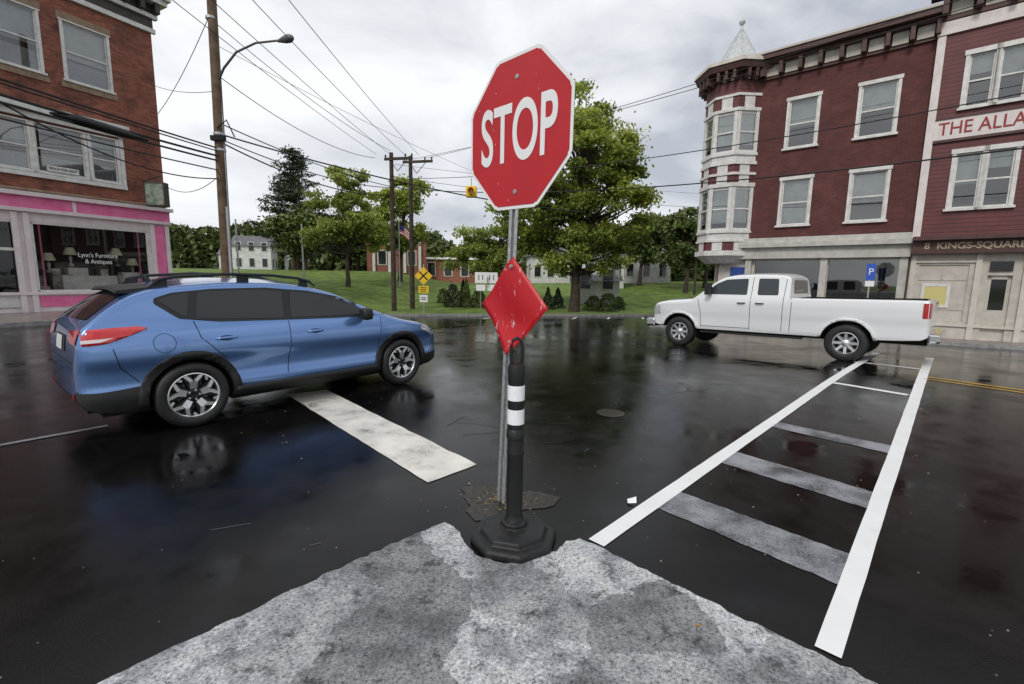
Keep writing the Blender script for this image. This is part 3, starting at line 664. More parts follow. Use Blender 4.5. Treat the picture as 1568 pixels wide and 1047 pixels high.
def wheel(name,parent,loc,flip,R,w,rr,style):
    E=empty(name,loc,math.pi if flip else 0,parent)
    mb=MB(); k=.5*w
    mb.lathe([(rr-.005,-k*.75),(rr+.015,-k*.95),(rr+.05,-k),(R-.04,-k*.98),(R-.012,-k*.85),(R,-k*.55),(R,k*.55),(R-.012,k*.85),(R-.04,k),(rr,k)],'y',48)
    for i in (-1,0,1): mb.lathe([(R+.001,i*k*.3-.006),(R+.001,i*k*.3+.006)],'y',48)
    mb.obj('tyre',M_TYRE,E,True,50)
    mb=MB(); mb.lathe([(rr,-k*.78),(rr+.004,-k*.86),(rr-.006,-k*.88),(rr-.014,-k*.80),(rr-.02,-k*.3),(rr-.03,k*.8)],'y',48); mb.obj('rim',M_ALLOY,E,True,40)
    mb=MB(); mb.lathe([(.001,-k*.25),(rr*.72,-k*.2),(rr-.02,k*.0),(rr-.02,k*.8)],'y',40); mb.obj('brake_backing',M_DARK,E,True)
    mb=MB(); mb.lathe([(.001,-k*.2),(rr*.6,-k*.24),(rr*.6,-k*.1)],'y',40); mb.obj('brake_disc',mat('disc_steel',g(.25),.4,.9),E,True)
    def spoke(mb,a0,r0,a1,r1,w0,w1,yo0,yo1,th):
        p0=Vector((r0*math.cos(a0),0,r0*math.sin(a0))); p1=Vector((r1*math.cos(a1),0,r1*math.sin(a1))); d=(p1-p0).normalized(); n_=Vector((-d.z,0,d.x))
        b=len(mb.v)
        for (p,ww,yo) in ((p0,w0,yo0),(p1,w1,yo1)):
            for sx,yy in ((-1,yo),(1,yo),(1,yo+th),(-1,yo+th)):
                q=p+n_*(sx*ww*(.5 if yy==yo else .62)); mb.v.append((q.x,yy,q.z))
        mb.f+= [(b,b+1,b+5,b+4),(b+1,b+2,b+6,b+5),(b+2,b+3,b+7,b+6),(b+3,b,b+4,b+7),(b,b+3,b+2,b+1),(b+4,b+5,b+6,b+7)]
    s=MB(); s2=MB()
    if style=='split':
        for i in range(5):
            a=2*math.pi*i/5+.3
            for q in (-1,1):
                spoke(s,a+q*.20,rr*.30,a+q*.13,rr*.66,.032,.036,-k*.72,-k*.82,.02)
                spoke(s,a+q*.13,rr*.64,a+q*.36,rr*.97,.036,.03,-k*.82,-k*.80,.02)
                spoke(s2,a+q*.22,rr*.26,a+q*.25,rr*.97,.055,.085,-k*.66,-k*.72,.03)
            spoke(s2,a,rr*.3,a,rr*.62,.05,.05,-k*.62,-k*.7,.03)
            spoke(s,a+.628-.06,rr*.80,a+.628+.06,rr*.97,.02,.03,-k*.78,-k*.8,.015)
    else:
        for i in range(8):
            a=2*math.pi*i/8; spoke(s,a,rr*.2,a,rr*.97,.055,.05,-k*.6,-k*.7,.03)
        s.lathe([(rr*.3,-k*.62),(rr*.28,-k*.85),(rr*.12,-k*.95),(.001,-k*.95)],'y',24)
    s2.lathe([(rr*.34,-k*.5),(rr*.32,-k*.70),(rr*.15,-k*.74),(rr*.13,-k*.70),(.001,-k*.68)],'y',24)
    s.obj('spokes',M_ALLOY,E); s2.obj('spoke_backs',M_ALLOYD if style=='split' else M_ALLOY,E)
    mb=MB()
    for i in range(5):
        a=2*math.pi*i/5; mb.lathe([(.001,-k*.76),(.011,-k*.75),(.012,-k*.66)],'y',8,(rr*.22*math.cos(a),0,rr*.22*math.sin(a)))
    mb.obj('lug_nuts',M_ALLOY,E)
def carpaint(name,c1,c2,metal=.55):
    m=mat(name,c1,.24,metal,.5,1.0); lw=N(m,'ShaderNodeLayerWeight'); lw.inputs[0].default_value=.35
    c=mixc(m,lw.outputs['Facing'],c1,c2); L(m,c,bs(m).inputs['Base Color']); return m
M_BLUE=carpaint('blue_metallic_paint',(.14,.27,.56),(.05,.12,.34),.6)
car=empty('blue_crossover_car')
WB=2.69
T=pchip([-.885,-.875,-.855,-.82,-.76,-.67,-.56,-.45,-.33,-.15,.1,.5,.95,1.35,1.68,1.95,2.25,2.5,2.66,2.8,3.05,3.3,3.46,3.56,3.62],
        [.74,.88,1.02,1.12,1.185,1.265,1.35,1.42,1.47,1.515,1.545,1.57,1.563,1.52,1.44,1.33,1.20,1.10,1.05,1.015,.965,.885,.79,.70,.60])
Bt=pchip([-.885,-.85,-.75,-.5,0,2.7,3.2,3.45,3.62],[.42,.34,.29,.25,.23,.23,.23,.27,.36])
W=pchip([-.885,-.875,-.85,-.78,-.65,-.4,0,1.2,2.5,3.0,3.25,3.44,3.56,3.62],[.64,.72,.785,.835,.87,.89,.90,.90,.895,.875,.83,.74,.62,.45])
PZ=pchip([.2,.3,.42,.55,.66,.80,.90,.97,1.03,1.08,1.15,1.3,1.45,1.55,1.62],[.90,.955,.975,.952,.960,1.0,.995,.975,.95,.92,.88,.81,.745,.69,.65])
xsn=sorted(set([round(x,3) for x in list(np.linspace(-.885,-.78,10))+list(np.linspace(-.78,-.3,16))+list(np.linspace(-.3,3.2,60))+list(np.linspace(3.2,3.62,14))]))
v,f=body(xsn,T,Bt,W,PZ,lambda x:.075,lambda x:.045,ns=34)
ARC=[(0,.35),(WB,.35)]
bd,bvh=make_body('body',v,f,M_BLUE,M_DARK,ARC,car,R=.388,low=lambda c:c.z<.33 or (c.x<-.40 and c.z<.50) or (c.x>WB+.38 and c.z<.42),mlow=M_PLAST)
M_TLR=mat('tail_lamp_red',(.55,.008,.010),.08,coat=1); M_TLW=mat('tail_lamp_clear',(.75,.66,.66),.1)
for s in (-1,1):
    dlo=[(2.45,1.07),(2.1,1.215),(1.75,1.34),(1.35,1.42),(.85,1.462),(.3,1.452),(-.08,1.415),(-.24,1.36),(-.25,1.31),(-.06,1.15),(.3,1.10),(1.2,1.075),(1.7,1.065)]
    patch(bvh,rpoly(dlo,.02),'y',s,.004,M_PLAST,'window_surround',car,.09)
    patch(bvh,rpoly([(2.18,1.095),(1.96,1.235),(1.70,1.33),(1.36,1.392),(1.14,1.41),(1.08,1.10)],.025),'y',s,.008,M_CGL,'front_door_glass',car,.09)
    patch(bvh,rpoly([(1.0,1.102),(1.04,1.415),(.70,1.435),(.15,1.418),(.08,1.135)],.025),'y',s,.008,M_CGL,'rear_door_glass',car,.09)
    patch(bvh,rpoly([(.01,1.16),(.07,1.412),(-.08,1.39),(-.20,1.345),(-.20,1.325),(-.04,1.185)],.02),'y',s,.008,M_CGL,'quarter_glass',car,.09)
    for (ax,az) in ARC:
        patch(bvh,arc_ring(ax,az,.385,.468,-.35,math.pi+.35),'y',s,.014,M_PLAST,'wheel_arch_cladding',car,.05,.03)
    patch(bvh,[(.40,.235),(WB-.40,.235),(WB-.42,.37),(.42,.37)],'y',s,.016,M_PLAST,'sill_cladding',car,.06,.03)
    for pts in ([(1.04,1.07),(1.03,.75),(.98,.38)],[(2.34,1.04),(2.30,.75),(2.28,.60)],[(.06,1.12),(.10,.95),(.33,.70)],[(.42,.385),(2.25,.385)],[(-.62,.90),(-.58,.72),(-.44,.55)]):
        seam(bvh,pts,'y',s,M_DARK,'panel_gap',car)
    ring=[(-.22+.095*math.cos(t*.4488),.92+.095*math.sin(t*.4488)) for t in range(15)]
    seam(bvh,ring,'y',s,mat('flap_gap',(.02,.05,.14),.5),'fuel_flap_gap',car,.006)
    patch(bvh,rpoly([(-.87,.93),(-.66,.95),(-.46,1.02),(-.33,1.075),(-.40,1.095),(-.62,1.09),(-.87,1.075)],.02),'y',s,.010,M_TLR,'tail_lamp_side',car,.05,.01)
    patch(bvh,rpoly([(-.87,.955),(-.70,.965),(-.60,1.0),(-.87,.985)],.01),'y',s,.013,M_TLW,'tail_lamp_white_bar',car,.05)
    patch(bvh,rpoly([(3.54,.72),(3.34,.70),(3.04,.83),(3.07,.89),(3.37,.84)],.02),'y',s,.008,mat('head_lamp',(.5,.52,.55),.05,.3,coat=1),'head_lamp',car,.05)
    for hx in (1.27,.26):
        z=.925; loc,_,_,_=bvh.ray_cast(Vector((hx+.08,4*s,z)),Vector((0,-s,0))); y=loc.y
        mb=MB(); mb.tube([(hx-.02,y,z),(hx,y+.03*s,z+.003),(hx+.08,y+.038*s,z+.006),(hx+.16,y+.03*s,z+.003),(hx+.18,y,z)],[.010,.014,.016,.014,.010],10); mb.obj('door_handle',M_BLUE,car,True)
        patch(bvh,[(hx+.08+.075*math.cos(t*.5236),z+.03*math.sin(t*.5236)) for t in range(12)],'y',s,.002,mat('handle_shadow',(.02,.05,.14),.4),'handle_shadow',car,.05)  # shade behind the handle, painted as a dark blue ellipse on the door
    mb=MB(); mb.tube([(2.03,.80*s,1.08),(2.01,.93*s,1.09)],.03,8); mb.obj('mirror_arm',M_PLAST,car)
    me=bpy.data.meshes.new('mirror'); bm=bmesh.new(); bmesh.ops.create_cube(bm,size=1); bmesh.ops.subdivide_edges(bm,edges=bm.edges[:],cuts=3,use_grid_fill=True)
    for q in bm.verts:
        c=q.co; l=max(abs(c.x),abs(c.y),abs(c.z))*2; c2=c.normalized()*.5*l; c=c.lerp(c2,.55); q.co=Vector((c.x*.15+2.01-c.y*s*.05,c.y*.24+1.0*s,c.z*.17+1.11))
    bm.to_mesh(me); bm.free(); me.materials.append(M_PLAST); me.polygons.foreach_set('use_smooth',[True]*len(me.polygons)); link(bpy.data.objects.new('mirror_shell',me),car)
    mb=MB(); pts=[(x,.575*s,z) for x,z in ((-.24,1.47),(-.16,1.545),(0,1.58),(.5,1.615),(1.0,1.605),(1.3,1.575),(1.45,1.535),(1.52,1.48))]
    mb.tube(pts,[.012,.018,.018,.018,.018,.018,.018,.012],8); mb.box(-.2,-.08,.56*s-.015,.56*s+.02,1.43,1.55); mb.box(.6,.72,.56*s-.015,.56*s+.02,1.51,1.61); mb.box(1.33,1.43,.56*s-.015,.56*s+.02,1.44,1.55)
    mb.obj('roof_rail',M_PLAST,car,True)
    patch(bvh,rpoly([(s*.50,.45),(s*.62,.47),(s*.62,.41),(s*.50,.39)],.01),'x',-1,.008,mat('reflector_red',(.5,.01,.01),.15),'rear_reflector',car,.05)
    patch(bvh,rpoly([(s*.42,.98),(s*.42,1.06),(s*.74,1.075),(s*.74,.94),(s*.55,.95)],.02),'x',-1,.009,M_TLR,'tail_lamp_rear',car,.05)
patch(bvh,rpoly([(-.62,1.16),(.62,1.16),(.50,1.42),(-.50,1.42)],.06),'x',-1,.006,M_CGL,'rear_window',car,.07)
patch(bvh,rpoly([(2.62,-.66),(2.62,.66),(1.62,.54),(1.62,-.54)],.06),'z',1,.006,M_CGL,'windscreen',car,.07)
patch(bvh,rpoly([(-.26,.84),(.26,.84),(.26,1.0),(-.26,1.0)],.02),'x',-1,.006,M_PLAST,'plate_recess',car,.05)
patch(bvh,rpoly([(-.155,.85),(.155,.85),(.155,.99),(-.155,.99)],.01),'x',-1,.012,mat('licence_plate',(.62,.66,.66),.4),'licence_plate',car,.05)
patch(bvh,[(-.4,.42),(.4,.42),(.4,.72),(-.4,.72)],'x',1,.006,M_PLAST,'front_grille',car,.05)
seam(bvh,[(-.60,.76),(.60,.76)],'x',-1,M_DARK,'tailgate_gap',car)
sv=[];NY=12
for i in range(NY+1):
    y=-.56+1.12*i/NY; cz=-.03*(y/.56)**2
    sv+=[(-.20,y,1.502+cz),(-.50,y*1.0,1.468+cz),(-.51,y,1.44+cz),(-.26,y,1.435+cz)]
sf=[]
for i in range(NY):
    for j in range(4): a=4*i+j;b=4*i+(j+1)%4; sf.append((a,b,b+4,a+4))
sf+= [(0,3,2,1),(4*NY,4*NY+1,4*NY+2,4*NY+3)]
meshobj('rear_spoiler',sv,sf,M_PLAST,car)
mb=MB(); mb.box(-.7,3.3,-.6,.6,.2,.30); mb.tube([(-.8,-.5,.27),(-.3,-.5,.27)],.03,10); mb.obj('underbody',M_DARK,car)
mb=MB(); mb.tube([(-.1,0,1.52),(-.17,0,1.60)],[.03,.006],8); mb.obj('antenna_fin',M_PLAST,car)
for (x,n_) in ((0,'rear'),(WB,'front')):
    for s in (-1,1): wheel('%s_wheel'%n_,car,(x,s*.785,.345),s>0,.345,.22,.235,'split')
cd=Vector((.631,.776)); cn=Vector((.776,-.631))
rc=Vector((-3.35,4.77))-cn*.86
car.location=(rc.x,rc.y,.0); car.rotation_euler=(0,0,math.atan2(cd.y,cd.x))
bpy.context.view_layer.update()
# ---- white pickup
M_WPAINT=mat('white_truck_paint',(.76,.77,.78),.25,0,.5,1)
tr=empty('white_pickup_truck'); WT=3.78
T=pchip([-1.34,-1.32,-1.0,1.10,1.125,1.155,1.19,1.27,1.45,1.9,2.4,2.68,2.88,3.13,3.34,3.46,3.65,4.1,4.42,4.55,4.61,4.64],
        [1.30,1.36,1.37,1.37,1.42,1.80,1.88,1.925,1.95,1.965,1.95,1.90,1.80,1.60,1.42,1.345,1.32,1.285,1.23,1.17,1.05,.9])
Bt=pchip([-1.34,-1.2,0,4,4.64],[.62,.55,.50,.50,.60]); W=pchip([-1.34,-1.32,-1.25,0,1.0,3.2,4.15,4.45,4.58,4.64],[.90,.95,.97,.98,.98,.985,.97,.93,.86,.76])
PZ=pchip([.45,.6,.8,1.0,1.15,1.28,1.37,1.45,1.7,1.9,2.0],[.95,.985,.985,1.0,1.0,.99,.965,.93,.84,.765,.72])
xsn=sorted(set([round(x,3) for x in list(np.linspace(-1.34,-1.2,5))+list(np.linspace(-1.2,1.08,28))+list(np.linspace(1.09,1.29,16))+list(np.linspace(1.29,3.5,36))+list(np.linspace(3.5,4.64,24))]))
v,f=body(xsn,T,Bt,W,PZ,lambda x:.05 if x<1.1 else .09,lambda x:.01 if x<1.1 else .04)
ARC=[(0,.42),(WT,.42)]
bd,bvh=make_body('body',v,f,M_WPAINT,M_DARK,ARC,tr,extra_cut=[(-1.25,1.02,-.80,.80,.85,1.6)],R=.49,ysplit=.62)
M_TGL=mat('truck_glass',(.03,.04,.045),.04,spec=.5)
M_CHR=mat('chrome',(.6,.6,.6),.12,1)
for s in (-1,1):
    patch(bvh,rpoly([(3.15,1.43),(2.85,1.70),(2.62,1.80),(2.10,1.82),(2.08,1.42)],.04),'y',s,.006,M_TGL,'front_door_glass',tr,.09)
    patch(bvh,rpoly([(1.84,1.42),(1.86,1.82),(1.42,1.81),(1.38,1.42)],.04),'y',s,.006,M_TGL,'rear_door_glass',tr,.09)
    for pts in ([(1.98,1.88),(1.98,.58)],[(1.25,1.8),(1.27,.58)],[(3.30,1.38),(3.20,.95),(3.18,.58)],[(1.98,.60),(3.18,.60)],[(1.08,1.34),(1.10,.56)]): seam(bvh,pts,'y',s,M_DARK,'panel_gap',tr,.012)
    for (ax,az) in ARC: patch(bvh,arc_ring(ax,az,.487,.545,-.1,math.pi+.1),'y',s,.02,M_WPAINT,'fender_flare',tr,.05,.04)
    patch(bvh,rpoly([(-1.33,1.0),(-1.33,1.30),(-1.22,1.30),(-1.22,1.0)],.02),'y',s,.006,mat('truck_tail_lamp',(.4,.02,.02),.15),'tail_lamp_side',tr,.05)
    patch(bvh,rpoly([(s*.80,1.0),(s*.80,1.30),(s*.90,1.30),(s*.90,1.0)],.02),'x',-1,.006,mat('truck_tail_lamp2',(.4,.02,.02),.15),'tail_lamp',tr,.05)
    patch(bvh,rpoly([(4.60,.85),(4.58,1.10),(4.36,1.12),(4.34,.86)],.03),'y',s,.006,mat('truck_head_lamp',(.55,.56,.58),.06,.2,coat=1),'head_lamp_side',tr,.05)
    patch(bvh,rpoly([(s*.50,.85),(s*.50,1.05),(s*.75,1.05),(s*.75,.85)],.03),'x',1,.006,mat('truck_head_lamp2',(.55,.56,.58),.06,.2,coat=1),'head_lamp',tr,.05)
    for hx in (2.10,1.68): mb=MB(); mb.tube([(hx,.985*s,1.22),(hx+.03,1.02*s,1.22),(hx+.15,1.02*s,1.22),(hx+.18,.985*s,1.22)],.014,8); mb.obj('door_handle',M_PLAST,tr,True)
    mb=MB(); mb.tube([(2.97,.90*s,1.48),(2.97,1.15*s,1.5)],.025,8); mb.box(2.92,3.04,1.08*s-.10,1.08*s+.10,1.42,1.72); o=mb.obj('tow_mirror',M_PLAST,tr); md=o.modifiers.new('b','BEVEL'); md.width=.03; md.segments=3
    mb=MB(); mb.box(.85,3.2,.86*s-.09,.86*s+.09,.42,.47); mb.obj('running_board',M_PLAST,tr)
patch(bvh,rpoly([(3.36,-.72),(3.36,.72),(2.78,.60),(2.78,-.60)],.06),'z',1,.006,M_TGL,'windscreen',tr,.07)
patch(bvh,rpoly([(-.6,1.46),(.6,1.46),(.56,1.78),(-.56,1.78)],.05),'x',-1,.01,M_TGL,'cab_rear_window',tr,.07)
mb=MB(); mb.box(4.62,4.67,-.48,.48,.82,1.10); mb.obj('grille',M_PLAST,tr)
mb=MB()
for i in range(4): mb.box(4.67,4.69,-.47,.47,.84+i*.07,.87+i*.07)
o=mb.obj('grille_bars',M_CHR,tr)
o=box('front_bumper',4.5,4.78,-.95,.95,.50,.74,M_CHR,tr,.06); o=box('rear_bumper',-1.52,-1.32,-.93,.93,.52,.70,M_CHR,tr,.04)
mb=MB(); mb.box(-1.3,4.4,-.45,-.3,.42,.58); mb.box(-1.3,4.4,.3,.45,.42,.58); mb.tube([(0,-.8,.42),(0,.8,.42)],.07,10); mb.tube([(WT,-.8,.42),(WT,.8,.42)],.06,10); mb.box(-.25,.25,-.2,.2,.3,.55); mb.box(3.2,4.3,-.4,.4,.4,.8); mb.obj('chassis',M_DARK,tr)
for (x,n_) in ((0,'rear'),(WT,'front')):
    for s in (-1,1): wheel('%s_wheel'%n_,tr,(x,s*.83,.405),s>0,.405,.27,.235,'solid')
td=Vector((-.705,.709)); tn=Vector((-.709,-.705))
rt_=Vector((7.28,10.03))-tn*.92
zr=gz(rt_.x,rt_.y); fr=rt_+td*WT; zf=gz(fr.x,fr.y)
tr.location=(rt_.x,rt_.y,zr); tr.rotation_euler=(0,-math.atan2(zf-zr,WT),math.atan2(td.y,td.x))
# ------------------------------------------------------------ poles, wires
def pole(name,x,y,top,r0,r1,m,lean=(0,0)):
    E=empty(name,(x,y,terr(x,y)-.1 if y>yc(x) else gz(x,y)-.05)); mb=MB(); h=top-E.location.z
    mb.tube([(lean[0]*t,lean[1]*t,h*t) for t in (0,.25,.5,.75,1)],[r0+(r1-r0)*t for t in (0,.25,.5,.75,1)],14); mb.obj('shaft',m,E,True,60); return E,h
P1,h=pole('utility_pole',-9.78,16,12.2,.18,.13,M_WOOD,(.12,0))
b=P1.location.z
mb=MB(); mb.tube([(.2,-.1,0),(.2,-.08,4.0)],.05,8); mb.tube([(.22,-.05,4),(.2,-.02,8.2)],.015,6); mb.obj('conduit',M_STEEL,P1,True)
for z in (5.6,6.1,9.6): 
    mb=MB(); mb.lathe([(.16,0),(.17,.01),(.17,.08),(.16,.09)],n=14,c=(.06,0,z-b)); mb.obj('band',M_STEEL,P1)
mb=MB(); mb.box(-.1,.35,-.25,-.12,5.9-b,6.05-b); mb.tube([(.1,-.15,6.3-b),(.5,-.3,6.5-b),(.7,-.25,6.0-b)],.02,6); mb.obj('hardware',M_DARK,P1)
SL=empty('street_lamp',(-9.66,16,0))
mb=MB(); arc=[(0,0,7.75),(.35,-.2,8.1),(1.0,-.6,8.4),(1.9,-1.15,8.42),(2.9,-1.7,8.25)]
mb.tube(arc,[.035,.035,.032,.03,.028],10); mb.tube([(0,0,7.95),(1.0,-.62,8.35)],.010,6); mb.obj('arm',M_LAMP,SL,True)
mb=MB()
prof=[(0,.03),(.15,.06),(.35,.10),(.55,.11),(.66,.07),(.70,.01)]; base=Vector((2.8,-1.66,8.24)); dv=Vector((.86,-.5,-.08)); 
mb.tube([base+dv*p for p,_ in prof],[r for _,r in prof],12); o=mb.obj('lamp_head',M_LAMP,SL,True)
C1,_=pole('utility_pole',-6.97,27.3,8.5,.15,.11,M_WOODD); C2,_=pole('utility_pole',-6.3,29.2,8.8,.16,.11,M_WOODD)
for E,zc,wd in ((C1,8.05,1.0),(C2,8.35,1.1)):
    z=zc-E.location.z; mb=MB(); mb.box(-wd,wd,-.16,-.05,z,z+.14)
    for t in (-.95,-.5,.5,.95): mb.lathe([(.02,.14),(.05,.2),(.05,.28),(.02,.32)],n=8,c=(t*wd,-.1,z))
    mb.tube([(-.6,-.1,z),(0,-.12,z-.6)],.02,5); mb.tube([(.6,-.1,z),(0,-.12,z-.6)],.02,5); o=mb.obj('crossarm',M_WOODD,E); o.rotation_euler=(0,math.radians(4),math.radians(-28))
P3,_=pole('utility_pole',18.5,5.5,9.5,.16,.12,M_WOOD)
for x,y,tp,r in ((-20.5,35,5.6,.07),(-15.2,34,5.2,.07),(9.5,45,5.5,.09),(17.5,45,6.0,.12)): pole('metal_pole' if x<0 else 'utility_pole',x,y,tp,r,r*.8,M_STEEL if x<0 else M_WOODD)
mbw=MB()
def wire(p,q,sag,r=.012,n=20):
    p=Vector(p);q=Vector(q); pts=[]
    for i in range(n+1):
        t=i/n; c=p.lerp(q,t); c.z-=sag*4*t*(1-t); pts.append(c)
    mbw.tube(pts,r,5,False)
for x0,x1 in ((-7.8,-8.2),(-7.0,-7.1),(-6.2,-5.9),(-5.4,-5.0)): wire((x0,27.3,8.4),(x1+.1,-14,8.6),.7,.010)
wire((-9.7,16,8.0),(-7.9,27.3,8.2),.5,.014); wire((-9.7,16,9.6),(-7.0,27.3,8.6),.3,.012); wire((-9.7,16,6.0),(-6.97,27.3,6.6),.35,.02)
wire((-9.7,16,6.15),(3.2,22.5,4.75),.35,.026); wire((3.2,22.5,4.75),(9.5,45,5.2),.2,.015)
wire((-9.7,16,6.5),(-6.4,29,6.8),.3,.02); wire((-9.7,16,5.9),(-6.97,27.3,6.2),.5,.026)
wire((-6.3,29.2,6.9),(18.5,5.5,5.2),1.0,.022,40); wire((-6.3,29.2,7.5),(18.5,5.5,6.6),.9,.016,40); wire((-6.3,29.2,8.6),(18.5,5.5,9.0),.55,.012,40); wire((-5.3,29.2,8.7),(18.5,5.5,9.4),.5,.012,40)
wire((-7.0,27.3,7.2),(30,40,8),.8,.012); wire((-9.7,16,9.9),(-16,21.5,8.2),.3,.012); wire((-9.7,16,8.9),(1.0,34,7.6),.3,.008); wire((-7.0,27.3,7.9),(30,42,9),.5,.010)
for z0,z1,s_,r_ in ((5.70,5.35,.12,.026),(5.6,5.2,.08,.020),(5.45,5.05,.16,.034),(5.3,4.85,.14,.030),(5.0,4.55,.16,.020)): wire((-9.75,16,z0),(-11.4,1,z1),s_,r_)
wire((-9.75,16,4.9),(-15.2,20.3,5.6),.6,.012); wire((-9.75,16,4.75),(-10.6,9.5,5.2),.5,.018)
wire((-9.65,16,7.5),(-15.3,20.4,9.4),.2,.01)
mbw.obj('overhead_wires',M_WIRE,None,True)
mb=MB(); mb.tube([(-10.05,13.3,5.2),(-10.10,12.9,5.18),(-10.16,12.6,5.17),(-10.27,11.4,5.13),(-10.33,11.2,5.12),(-10.36,10.9,5.10)],[.03,.07,.12,.12,.07,.03],12); mb.obj('cable_splice_box',M_BLACK,None,True)
bc=empty('traffic_beacon',(-1.79,20,4.95))
o=box('housing',-.22,.22,-.15,.15,-.02,.42,M_YEL,bc,.03); mb=MB(); mb.lathe([(.12,-.16),(.14,-.17),(.14,-.36),(.13,-.36),(.12,-.17)],'y',16,(0,0,.2)); mb.obj('visor',M_YEL,bc,True); mb=MB(); mb.lathe([(.001,-.18),(.12,-.165)],'y',16,(0,0,.2)); mb.obj('lens',mat('amber_lens',(.35,.15,.01),.2),bc); mb=MB(); mb.tube([(0,0,.42),(0,0,.75)],.02,6); mb.obj('hanger',M_STEEL,bc)
rs=empty('railroad_warning_sign',(-4.95,25.9,gz(-5,25.9)-.05)); mb=MB(); mb.tube([(0,0,0),(0,0,2.9)],.03,8); mb.obj('post',M_STEEL,rs)
signplate(rs,'yellow_diamond',[(0,1.75),(.5,2.25),(0,2.75),(-.5,2.25)],M_YEL,-.04); 
mb=MB()
for s in (-1,1): mb.poly([(-.24*s-.05,-.05,2.01),(-.24*s+.05,-.05,2.01),(.24*s+.05,-.05,2.49),(.24*s-.05,-.05,2.49)])
mb.obj('cross',M_DARK,rs); signplate(rs,'yellow_plate',[(-.28,1.3),(.28,1.3),(.28,1.7),(-.28,1.7)],M_YEL,-.04); signplate(rs,'white_plate',[(-.22,.8),(.22,.8),(.22,1.2),(-.22,1.2)],M_WHITE,-.04)
mb=MB()
for z in (1.4,1.5,1.6): mb.box(-.18,.15,-.048,-.044,z-.02,z+.02)
for z in (.95,1.05): mb.box(-.15,.15,-.048,-.044,z-.02,z+.02)
mb.obj('lettering',M_DARK,rs)
for (x,y,w_) in ((-2.1,30.5,.38),(-1.4,30.8,.38)):
    q=empty('route_sign',(x,y,terr(x,y))); mb=MB(); mb.tube([(0,0,0),(0,0,2.4)],.03,6); mb.obj('post',M_STEEL,q); signplate(q,'plate',[(-w_,1.7),(w_,1.7),(w_,2.4),(-w_,2.4)],M_WHITE,-.04); signplate(q,'plate_lower',[(-w_*.8,1.2),(w_*.8,1.2),(w_*.8,1.6),(-w_*.8,1.6)],M_WHITE,-.04); text('number','11',.5,(0,-.05,2.05),M_DARK,q)
q=empty('parking_sign',(11.15,14.65,gz(11.2,14.6)+.08),math.radians(-20)); mb=MB(); mb.tube([(0,0,0),(0,0,2.35)],.025,8); mb.obj('post',M_STEEL,q); signplate(q,'blue_plate',[(-.12,1.85),(.12,1.85),(.12,2.35),(-.12,2.35)],mat('sign_blue',(.03,.10,.5),.4),-.03); signplate(q,'white_plate',[(-.12,1.65),(.12,1.65),(.12,1.82),(-.12,1.82)],M_WHITE,-.03); text('p','P',.28,(0,-.036,2.1),M_WHITE,q)
fx,fy=-9.2,38.0; fl=empty('american_flag',(fx,fy,terr(fx,fy)))
mb=MB(); mb.tube([(0,0,0),(0,0,5.3)],[.05,.03],8); mb.obj('flagpole',M_STEEL,fl,True)
def flagpiece(name,u0,u1,w0,w1,m,dy=0):
    v=[];f=[];n=10
    for i in range(n+1):
        u=u0+(u1-u0)*i/n
        for ww in (w0,w1): v.append((.05+.95*u*.9,dy+.10*math.sin(u*7),4.95-ww*.75-.45*u*u-.15*u))
    for i in range(n): f.append((2*i,2*i+1,2*i+3,2*i+2))
    meshobj(name,v,f,m,fl,True)
M_FR=mat('flag_red',(.5,.02,.03),.7); M_FB=mat('flag_blue',(.02,.03,.18),.7)
for i in range(7): flagpiece('stripe_%d'%i,0,1,i/7,(i+1)/7,M_FR if i%2==0 else M_WHITE)
flagpiece('canton',0,.42,0,.54,M_FB,-.01)
# ------------------------------------------------------------ trees
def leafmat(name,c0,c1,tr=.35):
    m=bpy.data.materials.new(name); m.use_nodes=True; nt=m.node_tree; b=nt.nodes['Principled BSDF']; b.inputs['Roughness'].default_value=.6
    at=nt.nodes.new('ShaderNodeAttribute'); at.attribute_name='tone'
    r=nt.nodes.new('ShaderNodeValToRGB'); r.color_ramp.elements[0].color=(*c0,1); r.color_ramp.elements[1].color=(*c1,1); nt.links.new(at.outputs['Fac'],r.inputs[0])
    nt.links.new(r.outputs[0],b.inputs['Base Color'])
    if tr>0:
        t=nt.nodes.new('ShaderNodeBsdfTranslucent'); nt.links.new(r.outputs[0],t.inputs[0])
        mx=nt.nodes.new('ShaderNodeMixShader'); mx.inputs[0].default_value=tr; nt.links.new(b.outputs[0],mx.inputs[1]); nt.links.new(t.outputs[0],mx.inputs[2]); nt.links.new(mx.outputs[0],nt.nodes['Material Output'].inputs[0])
    return m
